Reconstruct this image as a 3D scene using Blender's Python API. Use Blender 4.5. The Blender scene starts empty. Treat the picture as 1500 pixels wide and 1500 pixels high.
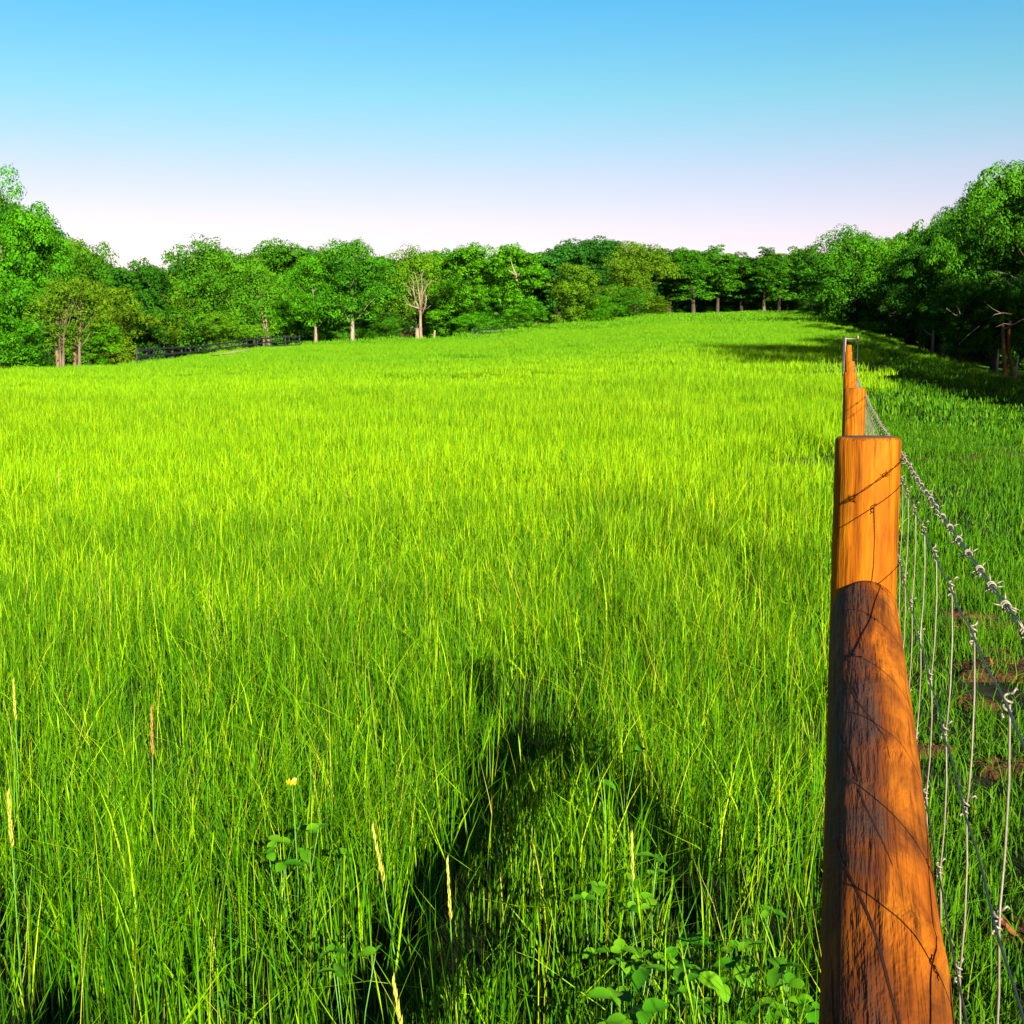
import bpy, math, random
import numpy as np
from mathutils import Vector, Matrix

R = math.radians
rng = np.random.default_rng(11)
random.seed(5)
sc = bpy.context.scene
COL = sc.collection

# ------------------------------------------------------------------ camera
PITCH = math.atan(207 / 1800)          # horizon of the level ground lies above the picture centre
CP, SP = math.cos(PITCH), math.sin(PITCH)
CAM_H = 1.5
cam_d = bpy.data.cameras.new('camera')
cam_d.sensor_width = 36.0
cam_d.lens = 43.2
cam_d.clip_start = 0.05
cam_d.clip_end = 6000
cam = bpy.data.objects.new('camera', cam_d)
COL.objects.link(cam)
cam.location = (0, 0, CAM_H)
cam.rotation_euler = (math.pi / 2 - PITCH, 0, 0)
sc.camera = cam

# ------------------------------------------------------------------ sky, sun, exposure
SUN_EL, SUN_AZ = R(21.5), R(18)        # behind the camera, to its right
sunvec = Vector((math.sin(SUN_AZ) * math.cos(SUN_EL), -math.cos(SUN_AZ) * math.cos(SUN_EL), math.sin(SUN_EL)))
w = bpy.data.worlds.new('World')
sc.world = w
w.use_nodes = True
nt = w.node_tree
nt.nodes.clear()
sky = nt.nodes.new('ShaderNodeTexSky')
sky.sky_type = 'NISHITA'
sky.sun_disc = False
sky.sun_elevation = SUN_EL
sky.sun_rotation = math.pi - SUN_AZ
sky.air_density = 1.0
sky.dust_density = 0.6
sky.ozone_density = 2.0
bg = nt.nodes.new('ShaderNodeBackground')
bg.inputs['Strength'].default_value = 0.05
wo = nt.nodes.new('ShaderNodeOutputWorld')
hs = nt.nodes.new('ShaderNodeHueSaturation')
hs.inputs['Saturation'].default_value = 1.22
nt.links.new(sky.outputs[0], hs.inputs['Color'])
# a clear evening-filter sky: deep blue overhead, pale rose towards the whole horizon
tc = nt.nodes.new('ShaderNodeTexCoord')
sx = nt.nodes.new('ShaderNodeSeparateXYZ')
nt.links.new(tc.outputs['Generated'], sx.inputs[0])
cr = nt.nodes.new('ShaderNodeValToRGB')
nt.links.new(sx.outputs['Z'], cr.inputs['Fac'])
e = cr.color_ramp.elements
e[0].position = 0.0; e[0].color = (1.25, 0.80, 0.84, 1)
e[1].position = 1.0; e[1].color = (0.03, 0.18, 0.50, 1)
for p, c in ((0.10, (1.10, 0.62, 0.60)), (0.15, (1.02, 0.66, 0.60)), (0.21, (0.66, 0.78, 0.62)), (0.27, (0.42, 0.76, 0.72)), (0.36, (0.17, 0.52, 0.74)), (0.55, (0.06, 0.30, 0.66))):
    n = cr.color_ramp.elements.new(p); n.color = (*c, 1)
mul = nt.nodes.new('ShaderNodeMix')
mul.data_type = 'RGBA'; mul.blend_type = 'MULTIPLY'
mul.inputs[0].default_value = 1.0
nt.links.new(hs.outputs[0], mul.inputs[6])
nt.links.new(cr.outputs[0], mul.inputs[7])
nt.links.new(mul.outputs[2], bg.inputs['Color'])
nt.links.new(bg.outputs[0], wo.inputs[0])

sun_d = bpy.data.lights.new('sun', 'SUN')
sun_d.energy = 5.0
sun_d.angle = R(0.5)
sun_d.color = (1.0, 0.91, 0.76)
sun = bpy.data.objects.new('sun', sun_d)
COL.objects.link(sun)
sun.rotation_euler = sunvec.to_track_quat('Z', 'Y').to_euler()

vs = sc.view_settings
vs.view_transform = 'Standard'
vs.look = 'None'
vs.gamma = 1.0
vs.use_curve_mapping = False
vs.exposure = 2.2

sc.cycles.max_bounces = 6
sc.cycles.diffuse_bounces = 2
sc.cycles.glossy_bounces = 2
sc.cycles.transmission_bounces = 4
sc.cycles.transparent_max_bounces = 4

# ------------------------------------------------------------------ helpers
def px_x(px, Y, z=None):
    zz = Y * CP + (CAM_H - (z if z is not None else CAM_H)) * SP
    return (px - 750) / 1800 * zz

def py_z(py, Y):
    v = (py - 750) / 1800
    return CAM_H + Y * -(SP + v * CP) / (CP - v * SP)

def on_plane(px, py, z):
    """the point of the level z seen at a photo pixel"""
    v = (py - 750) / 1800
    fwd, up = CP - v * SP, -(SP + v * CP)
    t = (z - CAM_H) / up
    return Vector(((px - 750) / 1800 * t, fwd * t, z))

# terrain: level round the fence, a long rising field, lower to the left and right
KN = np.array([  # photo column, crest distance, crest height above level horizon (px), slope beyond it
    (-2500, 60, 16, -.01), (-300, 60, 16, -.02), (0, 60, 17, -.030), (200, 75, 19, -.028), (300, 92, 29, -.016), (400, 115, 39, .0),
    (500, 130, 41, .026), (650, 135, 47, .024), (740, 142, 53, .026), (800, 160, 64, .04),
    (900, 190, 72, .05), (980, 250, 83, .03), (1190, 250, 83, .03), (1250, 160, 63, .04),
    (1300, 125, 42, .035), (1400, 90, 12, .03), (1500, 78, -12, .03), (1800, 60, -22, .02), (4500, 50, -25, .0)], float)
KT = np.arctan((KN[:, 0] - 750) / 1800 / CP)
def softp(x, s):
    return s * np.logaddexp(0, x / s)
def ggrow(r):
    return softp(r - 13, 4.0) - softp(-13.0, 4.0)
KK = (KN[:, 2] / 1800 * KN[:, 1] + CAM_H - .42) / ggrow(KN[:, 1])
def ground(X, Y):
    X = np.asarray(X, float); Y = np.asarray(Y, float)
    r = np.hypot(X, Y)
    th = np.arctan2(X, np.maximum(Y, 1e-3) + 0.0)
    k = np.interp(th, KT, KK); rc = np.interp(th, KT, KN[:, 1]); kd = np.interp(th, KT, KN[:, 3])
    back = np.clip((Y + 6) / 12, 0, 1)
    g = ggrow(r)
    z = k * g - (k - kd) * softp(r - rc, 7.0)
    z = z - (kd - 0.0) * softp(r - rc - 150, 25.0)
    und = 0.05 * np.sin(X * .21 + 1.3) * np.sin(Y * .17 + .4) * np.clip((r - 14) / 20, 0, 1)
    return z * back + und
def gz(x, y):
    return float(ground(np.array([x]), np.array([y]))[0])

def new_obj(name, mesh, parent=None, mat=None):
    o = bpy.data.objects.new(name, mesh)
    COL.objects.link(o)
    if parent is not None:
        o.parent = parent
    if mat is not None and not mesh.materials:
        mesh.materials.append(mat)
    return o

def tag(o, label=None, cat=None, group=None, kind=None):
    if label: o['label'] = label
    if cat: o['category'] = cat
    if group: o['group'] = group
    if kind: o['kind'] = kind
    return o

def empty(name, loc=(0, 0, 0), rz=0.0):
    o = bpy.data.objects.new(name, None)
    o.empty_display_size = 0.2
    o.location = loc
    o.rotation_euler = (0, 0, rz)
    COL.objects.link(o)
    return o

def mesh_from(name, verts, faces, smooth=False):
    me = bpy.data.meshes.new(name)
    me.from_pydata([tuple(v) for v in verts], [], faces)
    if smooth:
        me.polygons.foreach_set('use_smooth', [True] * len(me.polygons))
    me.update()
    return me

def quad_mesh(name, V, F4, tint=None, smooth=False):
    """fast path: V (n,3) array, F4 (m,4) int array"""
    me = bpy.data.meshes.new(name)
    n, m = len(V), len(F4)
    me.vertices.add(n); me.vertices.foreach_set('co', np.asarray(V, np.float32).ravel())
    me.loops.add(m * 4); me.loops.foreach_set('vertex_index', np.asarray(F4, np.int32).ravel())
    me.polygons.add(m)
    me.polygons.foreach_set('loop_start', np.arange(0, m * 4, 4, dtype=np.int32))
    if smooth:
        me.polygons.foreach_set('use_smooth', np.ones(m, bool))
    if tint is not None:
        a = me.attributes.new('tint', 'FLOAT', 'POINT'); a.data.foreach_set('value', np.asarray(tint, np.float32))
    me.update(calc_edges=True)
    return me

class MB:
    """collects tubes, boxes and fans into one mesh"""
    def __init__(self): self.v, self.f = [], []
    def tube(self, path, radii, sides=6, caps=True):
        path = [Vector(p) for p in path]
        if not hasattr(radii, '__len__'): radii = [radii] * len(path)
        b = len(self.v); up = None
        for i, p in enumerate(path):
            d = (path[min(i + 1, len(path) - 1)] - path[max(i - 1, 0)])
            if d.length < 1e-9: d = Vector((0, 0, 1))
            d.normalize()
            if up is None:
                up = d.orthogonal().normalized()
            else:
                up = (up - d * up.dot(d))
                up = up.normalized() if up.length > 1e-6 else d.orthogonal().normalized()
            s = d.cross(up)
            for k in range(sides):
                a = 2 * math.pi * k / sides
                self.v.append(p + (up * math.cos(a) + s * math.sin(a)) * radii[i])
        for i in range(len(path) - 1):
            for k in range(sides):
                k2 = (k + 1) % sides
                self.f.append((b + i * sides + k, b + i * sides + k2, b + (i + 1) * sides + k2, b + (i + 1) * sides + k))
        if caps:
            self.f.append(tuple(b + k for k in reversed(range(sides))))
            e0 = b + (len(path) - 1) * sides
            self.f.append(tuple(e0 + k for k in range(sides)))
        return self
    def box(self, c, d, M=None):
        b = len(self.v); c = Vector(c)
        for sx_ in (-1, 1):
            for sy_ in (-1, 1):
                for sz_ in (-1, 1):
                    q = Vector((sx_ * d[0] / 2, sy_ * d[1] / 2, sz_ * d[2] / 2))
                    if M is not None: q = M @ q
                    self.v.append(c + q)
        for q in ((0, 1, 3, 2), (4, 6, 7, 5), (0, 4, 5, 1), (2, 3, 7, 6), (0, 2, 6, 4), (1, 5, 7, 3)):
            self.f.append(tuple(b + i for i in q))
        return self
    def poly(self, pts):
        b = len(self.v); self.v += [Vector(p) for p in pts]; self.f.append(tuple(range(b, b + len(pts)))); return self
    def build(self, name, mat, parent=None, smooth=True):
        return new_obj(name, mesh_from(name, self.v, self.f, smooth), parent, mat)
    def mesh(self, name, mat, smooth=True):
        me = mesh_from(name, self.v, self.f, smooth); me.materials.append(mat); return me

# ------------------------------------------------------------------ materials
def mat_new(name):
    m = bpy.data.materials.new(name); m.use_nodes = True
    t = m.node_tree; t.nodes.clear()
    out = t.nodes.new('ShaderNodeOutputMaterial')
    return m, t, out
def ramp(t, fac, stops, interp='LINEAR'):
    r_ = t.nodes.new('ShaderNodeValToRGB'); r_.color_ramp.interpolation = interp
    el = r_.color_ramp.elements
    el[0].position = stops[0][0]; el[0].color = (*stops[0][1], 1)
    el[1].position = stops[-1][0]; el[1].color = (*stops[-1][1], 1)
    for p, c in stops[1:-1]:
        q = el.new(p); q.color = (*c, 1)
    t.links.new(fac, r_.inputs['Fac'])
    return r_.outputs['Color']
def mixc(t, a, b, fac, blend='MIX'):
    n = t.nodes.new('ShaderNodeMix'); n.data_type = 'RGBA'; n.blend_type = blend
    for sock, val in ((n.inputs[0], fac), (n.inputs[6], a), (n.inputs[7], b)):
        if isinstance(val, (int, float)): sock.default_value = val
        elif isinstance(val, tuple): sock.default_value = (*val, 1)
        else: t.links.new(val, sock)
    return n.outputs[2]
def noise(t, scale, detail=4, rough=.55, vec=None, stretch=None, coord='Object', dist=0.0):
    n = t.nodes.new('ShaderNodeTexNoise')
    n.inputs['Scale'].default_value = scale; n.inputs['Detail'].default_value = detail
    n.inputs['Roughness'].default_value = rough; n.inputs['Distortion'].default_value = dist
    if vec is None:
        if coord == 'World':
            vec = t.nodes.new('ShaderNodeNewGeometry').outputs['Position']
        else:
            vec = t.nodes.new('ShaderNodeTexCoord').outputs[coord]
    if stretch:
        mp = t.nodes.new('ShaderNodeMapping'); mp.inputs['Scale'].default_value = stretch
        t.links.new(vec, mp.inputs['Vector']); vec = mp.outputs[0]
    t.links.new(vec, n.inputs['Vector'])
    return n.outputs['Fac']
def math_n(t, op, a, b=None, clamp=False):
    n = t.nodes.new('ShaderNodeMath'); n.operation = op; n.use_clamp = clamp
    for i, v in enumerate((a, b)):
        if v is None: continue
        if isinstance(v, (int, float)): n.inputs[i].default_value = v
        else: t.links.new(v, n.inputs[i])
    return n.outputs[0]
ALB = .69        # one scale for every base colour, set together with the exposure
def principled(t, out, color, rough=.7, spec=.3, metal=0.0, bump=None, bdist=.01, bstr=.6, scale=True):
    p = t.nodes.new('ShaderNodeBsdfPrincipled')
    if isinstance(color, tuple): p.inputs['Base Color'].default_value = (*(x * ALB for x in color), 1)
    else: t.links.new(mixc(t, color, (ALB, ALB, ALB), 1.0, 'MULTIPLY') if scale else color, p.inputs['Base Color'])
    if isinstance(rough, (int, float)): p.inputs['Roughness'].default_value = rough
    else: t.links.new(rough, p.inputs['Roughness'])
    p.inputs['Specular IOR Level'].default_value = spec
    p.inputs['Metallic'].default_value = metal
    if bump is not None:
        b = t.nodes.new('ShaderNodeBump'); b.inputs['Strength'].default_value = bstr; b.inputs['Distance'].default_value = bdist
        t.links.new(bump, b.inputs['Height']); t.links.new(b.outputs[0], p.inputs['Normal'])
    if out is not None: t.links.new(p.outputs[0], out.inputs['Surface'])
    return p
def attr(t, name):
    a = t.nodes.new('ShaderNodeAttribute'); a.attribute_name = name; return a.outputs['Fac']
def simple(name, color, rough=.7, spec=.3, metal=0.0, var=.25, scale=8):
    m, t, o = mat_new(name)
    n = noise(t, scale)
    c = mixc(t, tuple(x * (1 - var) for x in color), tuple(min(1, x * (1 + var)) for x in color), n)
    principled(t, o, c, rough, spec, metal, bump=n, bdist=.004, bstr=.4)
    return m

def leafy(name, stops, per_object, transl, rough=.5, spec=.25, field=None):
    """blades and leaves: colour by a random value kept per blade; light passes through them"""
    m, t, o = mat_new(name)
    tint = attr(t, 'tint')
    c = ramp(t, tint, stops)
    if field:
        c = field(t, c)
    if per_object:
        oi = t.nodes.new('ShaderNodeObjectInfo')
        c = mixc(t, c, oi.outputs['Color'], 1.0, 'MULTIPLY')
    c = mixc(t, c, (ALB, ALB, ALB), 1.0, 'MULTIPLY')
    p = principled(t, None, c, rough, spec, scale=False)
    tr = t.nodes.new('ShaderNodeBsdfTranslucent')
    c2 = mixc(t, c, (1.0, .95, .35), 1.0, 'MULTIPLY')
    t.links.new(c2, tr.inputs['Color'])
    mx = t.nodes.new('ShaderNodeMixShader'); mx.inputs[0].default_value = transl
    t.links.new(p.outputs[0], mx.inputs[1]); t.links.new(tr.outputs[0], mx.inputs[2])
    t.links.new(mx.outputs[0], o.inputs['Surface'])
    return m

def meadow_field(t, c):
    # growth differs over the field: yellower heads in broad patches, bluer sward on the far slope
    n1 = noise(t, .12, 3, coord='World')
    n2 = noise(t, 1.1, 3, coord='World')
    f1 = math_n(t, 'MULTIPLY', math_n(t, 'SUBTRACT', n1, .42), 3.0, True)
    c = mixc(t, c, mixc(t, c, (1.25, 1.06, .8), 1.0, 'MULTIPLY'), f1)
    f2 = math_n(t, 'MULTIPLY', math_n(t, 'SUBTRACT', n2, .45), 3.0, True)
    c = mixc(t, c, mixc(t, c, (.74, .86, 1.0), 1.0, 'MULTIPLY'), f2)
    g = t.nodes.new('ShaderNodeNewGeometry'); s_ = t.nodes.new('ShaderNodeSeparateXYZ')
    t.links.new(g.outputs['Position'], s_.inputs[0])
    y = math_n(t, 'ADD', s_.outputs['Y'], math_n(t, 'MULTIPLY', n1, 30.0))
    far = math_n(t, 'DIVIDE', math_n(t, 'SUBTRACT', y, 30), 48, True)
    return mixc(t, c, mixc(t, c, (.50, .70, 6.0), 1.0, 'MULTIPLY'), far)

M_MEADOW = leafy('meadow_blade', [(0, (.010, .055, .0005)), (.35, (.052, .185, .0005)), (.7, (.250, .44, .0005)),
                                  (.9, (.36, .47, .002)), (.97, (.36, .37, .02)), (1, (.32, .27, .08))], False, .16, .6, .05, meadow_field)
M_PASTURE = leafy('pasture_blade', [(0, (.008, .050, .001)), (.4, (.032, .125, .001)), (.8, (.080, .200, .002)),
                                    (.96, (.17, .20, .02)), (1, (.24, .18, .07))], False, .18, .6, .05)
M_LEAF = leafy('tree_leaf', [(0, (.5, .55, .6)), (.5, (.9, .9, .9)), (1, (1.5, 1.3, 1.1))], True, .16, .6, .03)
M_CLOVER = leafy('clover_leaf', [(0, (.04, .22, .003)), (1, (.13, .36, .005))], False, .4, .6, .15)

def mk_ground():
    m, t, o = mat_new('field_soil')
    n = noise(t, .9, 6, .65, coord='World'); n2 = noise(t, 9.0, 5, .6, coord='World'); n3 = noise(t, .05, 3, coord='World')
    c = ramp(t, n2, [(.3, (.006, .005, .003)), (.5, (.012, .012, .004)), (.75, (.018, .026, .005))])
    c2 = ramp(t, n, [(.3, (.03, .10, .003)), (.7, (.06, .15, .004))])
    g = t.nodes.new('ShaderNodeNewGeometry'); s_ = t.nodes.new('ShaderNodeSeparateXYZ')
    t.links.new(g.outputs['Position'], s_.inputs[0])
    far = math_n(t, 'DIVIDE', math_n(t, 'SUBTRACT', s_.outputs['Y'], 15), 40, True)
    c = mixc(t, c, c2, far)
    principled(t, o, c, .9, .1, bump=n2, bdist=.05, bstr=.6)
    return m
M_GROUND = mk_ground()
def mk_dirt():
    m, t, o = mat_new('bare_dirt')
    n = noise(t, 7, 6, .7, coord='World'); n2 = noise(t, 40, 4, .6, coord='World')
    c = ramp(t, n, [(.3, (.020, .010, .005)), (.5, (.060, .026, .010)), (.7, (.12, .052, .018))])
    principled(t, o, c, .95, .1, bump=n2, bdist=.03, bstr=.9)
    return m
M_DIRT = mk_dirt()
def mk_floor():
    m, t, o = mat_new('leaf_litter')
    n = noise(t, 2, 6, .7, coord='World')
    principled(t, o, ramp(t, n, [(.3, (.02, .012, .007)), (.7, (.06, .035, .02))]), .95, .1)
    return m
M_FLOOR = mk_floor()

def wood(name, lo, mid, hi, dark, log=False):
    m, t, o = mat_new(name)
    st = (1, 1, .10) if not log else (1, 1, .16)
    g1 = noise(t, 26, 5, .6, stretch=st, dist=.6)
    g2 = noise(t, 90, 3, .6, stretch=(1, 1, .05))
    b1 = noise(t, 5.5 if log else 4.0, 5, .62, stretch=(1, 1, .55), dist=.8)
    c = ramp(t, g1, [(.30, lo), (.5, mid), (.72, hi)])
    d = math_n(t, 'MULTIPLY', math_n(t, 'SUBTRACT', b1, .43 if log else .52), 5.0 if log else 4.5, True)
    c = mixc(t, c, dark, math_n(t, 'MULTIPLY', d, .92 if log else .75))
    streak = math_n(t, 'MULTIPLY', math_n(t, 'SUBTRACT', g2, .53), 7.0, True)
    c = mixc(t, c, tuple(x * .5 for x in dark), math_n(t, 'MULTIPLY', streak, .75))
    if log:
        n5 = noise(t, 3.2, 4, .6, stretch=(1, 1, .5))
        wq = math_n(t, 'ADD', attr(t, 'weather_shade'), math_n(t, 'MULTIPLY', math_n(t, 'SUBTRACT', n5, .5), 2.6))
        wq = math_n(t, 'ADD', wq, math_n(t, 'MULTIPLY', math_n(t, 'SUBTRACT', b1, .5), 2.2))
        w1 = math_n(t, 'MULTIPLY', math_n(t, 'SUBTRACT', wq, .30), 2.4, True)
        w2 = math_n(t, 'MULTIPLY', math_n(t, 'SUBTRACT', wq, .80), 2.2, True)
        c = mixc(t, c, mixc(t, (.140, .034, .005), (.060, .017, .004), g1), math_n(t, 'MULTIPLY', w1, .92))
        c = mixc(t, c, (.046, .027, .020), math_n(t, 'MULTIPLY', w2, .85))  # grey-brown shade of the log's left side, painted over the weathered red-brown
    h = math_n(t, 'ADD', g1, math_n(t, 'MULTIPLY', g2, .7))
    if log: h = math_n(t, 'ADD', h, math_n(t, 'MULTIPLY', b1, 1.5))
    principled(t, o, c, .75, .07, bump=h, bdist=.012 if log else .005, bstr=.9)
    return m
M_POST = wood('treated_pine', (.17, .040, .001), (.31, .092, .001), (.42, .150, .002), (.085, .022, .003))
M_LOG = wood('weathered_shaded_log', (.17, .040, .003), (.30, .084, .004), (.39, .13, .007), (.075, .022, .005), True)
M_END = simple('sawn_end', (.12, .045, .012), .8, .2, var=.5, scale=40)
M_CRACK = simple('crack_dark_fibre', (.03, .012, .006), .9, .1)  # dark fibre of the thin crack strips on the log
M_WIRE = simple('galvanised_wire', (.20, .18, .13), .5, .3, .3, .2, 60)
M_WIRE_D = simple('weathered_wire', (.055, .075, .065), .42, .5, .6, .25, 60)
M_BLACK = simple('black_board_paint', (.012, .014, .02), .6, .3)
M_GREYWOOD = simple('bleached_wood', (.24, .18, .16), .8, .2)
M_RED = simple('red_barn_paint', (.42, .03, .03), .7, .2)
M_ROOF = simple('grey_roof_sheet', (.16, .17, .18), .5, .4)
M_TRIM = simple('white_trim', (.75, .73, .70), .6, .3)
M_YELLOW = simple('yellow_petal', (.50, .40, .01), .5, .3)
M_DRYLEAF = simple('dry_leaf', (.20, .05, .015), .7, .2, var=.4, scale=30)
M_RUST = simple('rusty_seed', (.26, .15, .03), .7, .2, var=.4, scale=30)
M_STRAW = simple('straw', (.30, .30, .03), .6, .3, var=.3, scale=20)
M_STEMG = simple('green_stem', (.07, .20, .01), .5, .3)
M_PATH = simple('dry_track', (.40, .33, .16), .9, .1)
def mk_bark():
    m, t, o = mat_new('bark')
    oi = t.nodes.new('ShaderNodeObjectInfo')
    n = noise(t, 1.6, 6, .65, stretch=(1, 1, .25))
    c = ramp(t, n, [(.3, (.40, .36, .33)), (.6, (1, 1, 1)), (.8, (1.25, 1.2, 1.1))])
    c = mixc(t, c, oi.outputs['Color'], 1.0, 'MULTIPLY')
    principled(t, o, c, .85, .05, bump=n, bdist=.08, bstr=.8)
    return m
M_BARK = mk_bark()

# ------------------------------------------------------------------ ground sheet
FA = math.atan(.2695)                       # fence bearing, right of the view axis
FD = Vector((math.sin(FA), math.cos(FA), 0)); FN = Vector((math.cos(FA), -math.sin(FA), 0))
P0 = Vector((.739, 2.54, 0))                # foot of the tall near post
def fence_side(X, Y):
    return (X - P0.x) * FN.x + (Y - P0.y) * FN.y
def make_ground():
    a = np.concatenate([np.arange(0, 40, .8), np.arange(40, 120, 2.5), np.arange(120, 330, 6), np.geomspace(330, 3000, 22)])
    ax = np.concatenate([-a[:0:-1], a]); n = len(ax)
    X, Y = np.meshgrid(ax, ax)
    V = np.stack([X, Y, ground(X, Y)], -1).reshape(-1, 3)
    i = np.arange(n * n).reshape(n, n)
    F = np.stack([i[:-1, :-1], i[:-1, 1:], i[1:, 1:], i[1:, :-1]], -1).reshape(-1, 4)
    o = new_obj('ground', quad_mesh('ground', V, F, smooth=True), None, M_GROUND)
    tag(o, kind='structure')
make_ground()

def patch_sheet(name, cx, cy, rx, ry, rot, mat, lift=.012, n=26, seed=0):
    """an irregular low sheet lying on the ground"""
    rs = np.random.default_rng(seed); ph = rs.uniform(0, 6.28, 4)
    V, F = [], []
    rings = 5
    V.append((cx, cy, gz(cx, cy) + lift + .02))
    for j in range(1, rings + 1):
        for k in range(n):
            a = 2 * math.pi * k / n
            q = (1 + .22 * math.sin(2 * a + ph[0]) + .16 * math.sin(5 * a + ph[1]) + .1 * math.sin(9 * a + ph[2])) * j / rings
            dx, dy = rx * q * math.cos(a), ry * q * math.sin(a)
            x = cx + dx * math.cos(rot) - dy * math.sin(rot); y = cy + dx * math.sin(rot) + dy * math.cos(rot)
            V.append((x, y, gz(x, y) + (lift + rs.uniform(0, .03) if j < rings else -.03)))
    for k in range(n):
        F.append((0, 1 + k, 1 + (k + 1) % n))
    for j in range(rings - 1):
        for k in range(n):
            k2 = (k + 1) % n
            F.append((1 + j * n + k, 1 + (j + 1) * n + k, 1 + (j + 1) * n + k2, 1 + j * n + k2))
    o = new_obj(name, mesh_from(name, V, F, True), None, mat)
    tag(o, kind='structure')
    return o
DIRT = []     # (x, y, rx, ry, rot)
for px, py, rx, ry in ((1492, 672, .55, .8), (1466, 662, .45, .5), (1440, 676, .4, .55), (1412, 662, .5, .5), (1385, 670, .35, .5), (1352, 664, .4, .45), (1480, 690, .4, .4), (1560, 668, .9, .8), (1478, 922, .48, .26), (1490, 985, .42, .22), (1455, 960, .22, .14), (1420, 905, .16, .10),
                       (1360, 1105, .10, .07), (1475, 1130, .16, .10), (1490, 1375, .12, .08), (1425, 1035, .12, .08)):
    p = on_plane(px, py, 0.0)
    p = on_plane(px, py, gz(p.x, p.y))
    DIRT.append((p.x, p.y, rx, ry, random.uniform(-.4, .4)))
for i, d in enumerate(DIRT):
    patch_sheet('dirt_patch', *d, M_DIRT, seed=i)

# ------------------------------------------------------------------ grass, as instanced clumps
def blades(n, rad, h, wd, bend, rs, tlo=0.0, thi=.92, disc=True):
    a = rs.uniform(0, 2 * np.pi, n)
    q = rad * np.sqrt(rs.uniform(0, 1, n))
    bx, by = q * np.cos(a), q * np.sin(a)
    H = rs.uniform(h[0], h[1], n) * rs.choice([1, 1, .75, .55], n)
    W = rs.uniform(wd[0], wd[1], n)
    f = rs.uniform(0, np.pi, n); ps = rs.uniform(0, 2 * np.pi, n)
    B = np.abs(rs.normal(0, bend, n)); L = rs.normal(0, .12, n)
    ts = (0, .4, .75, 1.0); ws = (.8, 1.0, .62, .05)
    V = np.zeros((n, 8, 3))
    for j, (tt, ww) in enumerate(zip(ts, ws)):
        off = H * (L * tt + B * tt ** 2.2)
        cz = H * tt * (1 - .35 * np.minimum(B, 1.2) * tt)
        cx = bx + off * np.cos(ps); cy = by + off * np.sin(ps)
        for s_, k in ((-1, 0), (1, 1)):
            V[:, 2 * j + k, 0] = cx + s_ * W * ww * .5 * np.cos(f)
            V[:, 2 * j + k, 1] = cy + s_ * W * ww * .5 * np.sin(f)
            V[:, 2 * j + k, 2] = cz
    b = (np.arange(n) * 8)[:, None]
    F = np.concatenate([b + np.array([[2 * j, 2 * j + 1, 2 * j + 3, 2 * j + 2]]) for j in range(3)], 0)
    T = np.repeat(np.clip(rs.beta(2.0, 2.2, n) * (thi - tlo) + tlo, 0, 1), 8)
    return V.reshape(-1, 3), F, T
def heads(n, rad, h, wd, rs, tint=(.86, 1.0)):
    """flowering stems: a thin stalk and a narrow crossed seed head"""
    Vs, Fs, Ts = [], [], []; b = 0
    for _ in range(n):
        a = rs.uniform(0, 6.28); q = rad * math.sqrt(rs.uniform()); x, y = q * math.cos(a), q * math.sin(a)
        H = rs.uniform(*h); lx, ly = rs.normal(0, .10, 2) * H
        tt = rs.uniform(*tint); W = wd
        hl = rs.uniform(.16, .26) * H
        for f in (rs.uniform(0, 3.14),):
            for f2 in (f, f + 1.57):
                c, s = math.cos(f2), math.sin(f2)
                pts = []
                for tz, ww in ((0, .35), ((H - hl) / H, .3), ((H - hl * .6) / H, 1.5), ((H - hl * .25) / H, 1.2), (1.0, .1)):
                    cx, cy, cz = x + lx * tz ** 1.7, y + ly * tz ** 1.7, H * tz
                    pts += [(cx - c * W * ww, cy - s * W * ww, cz), (cx + c * W * ww, cy + s * W * ww, cz)]
                Vs += pts; Ts += [tt] * len(pts)
                for j in range(4):
                    Fs.append((b + 2 * j, b + 2 * j + 1, b + 2 * j + 3, b + 2 * j + 2))
                b += len(pts)
    return np.array(Vs), np.array(Fs), np.array(Ts)
def merge(parts):
    V, F, T = [], [], []; b = 0
    for v, f, t_ in parts:
        V.append(v); F.append(f + b); T.append(t_); b += len(v)
    return np.concatenate(V), np.concatenate(F), np.concatenate(T)

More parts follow.
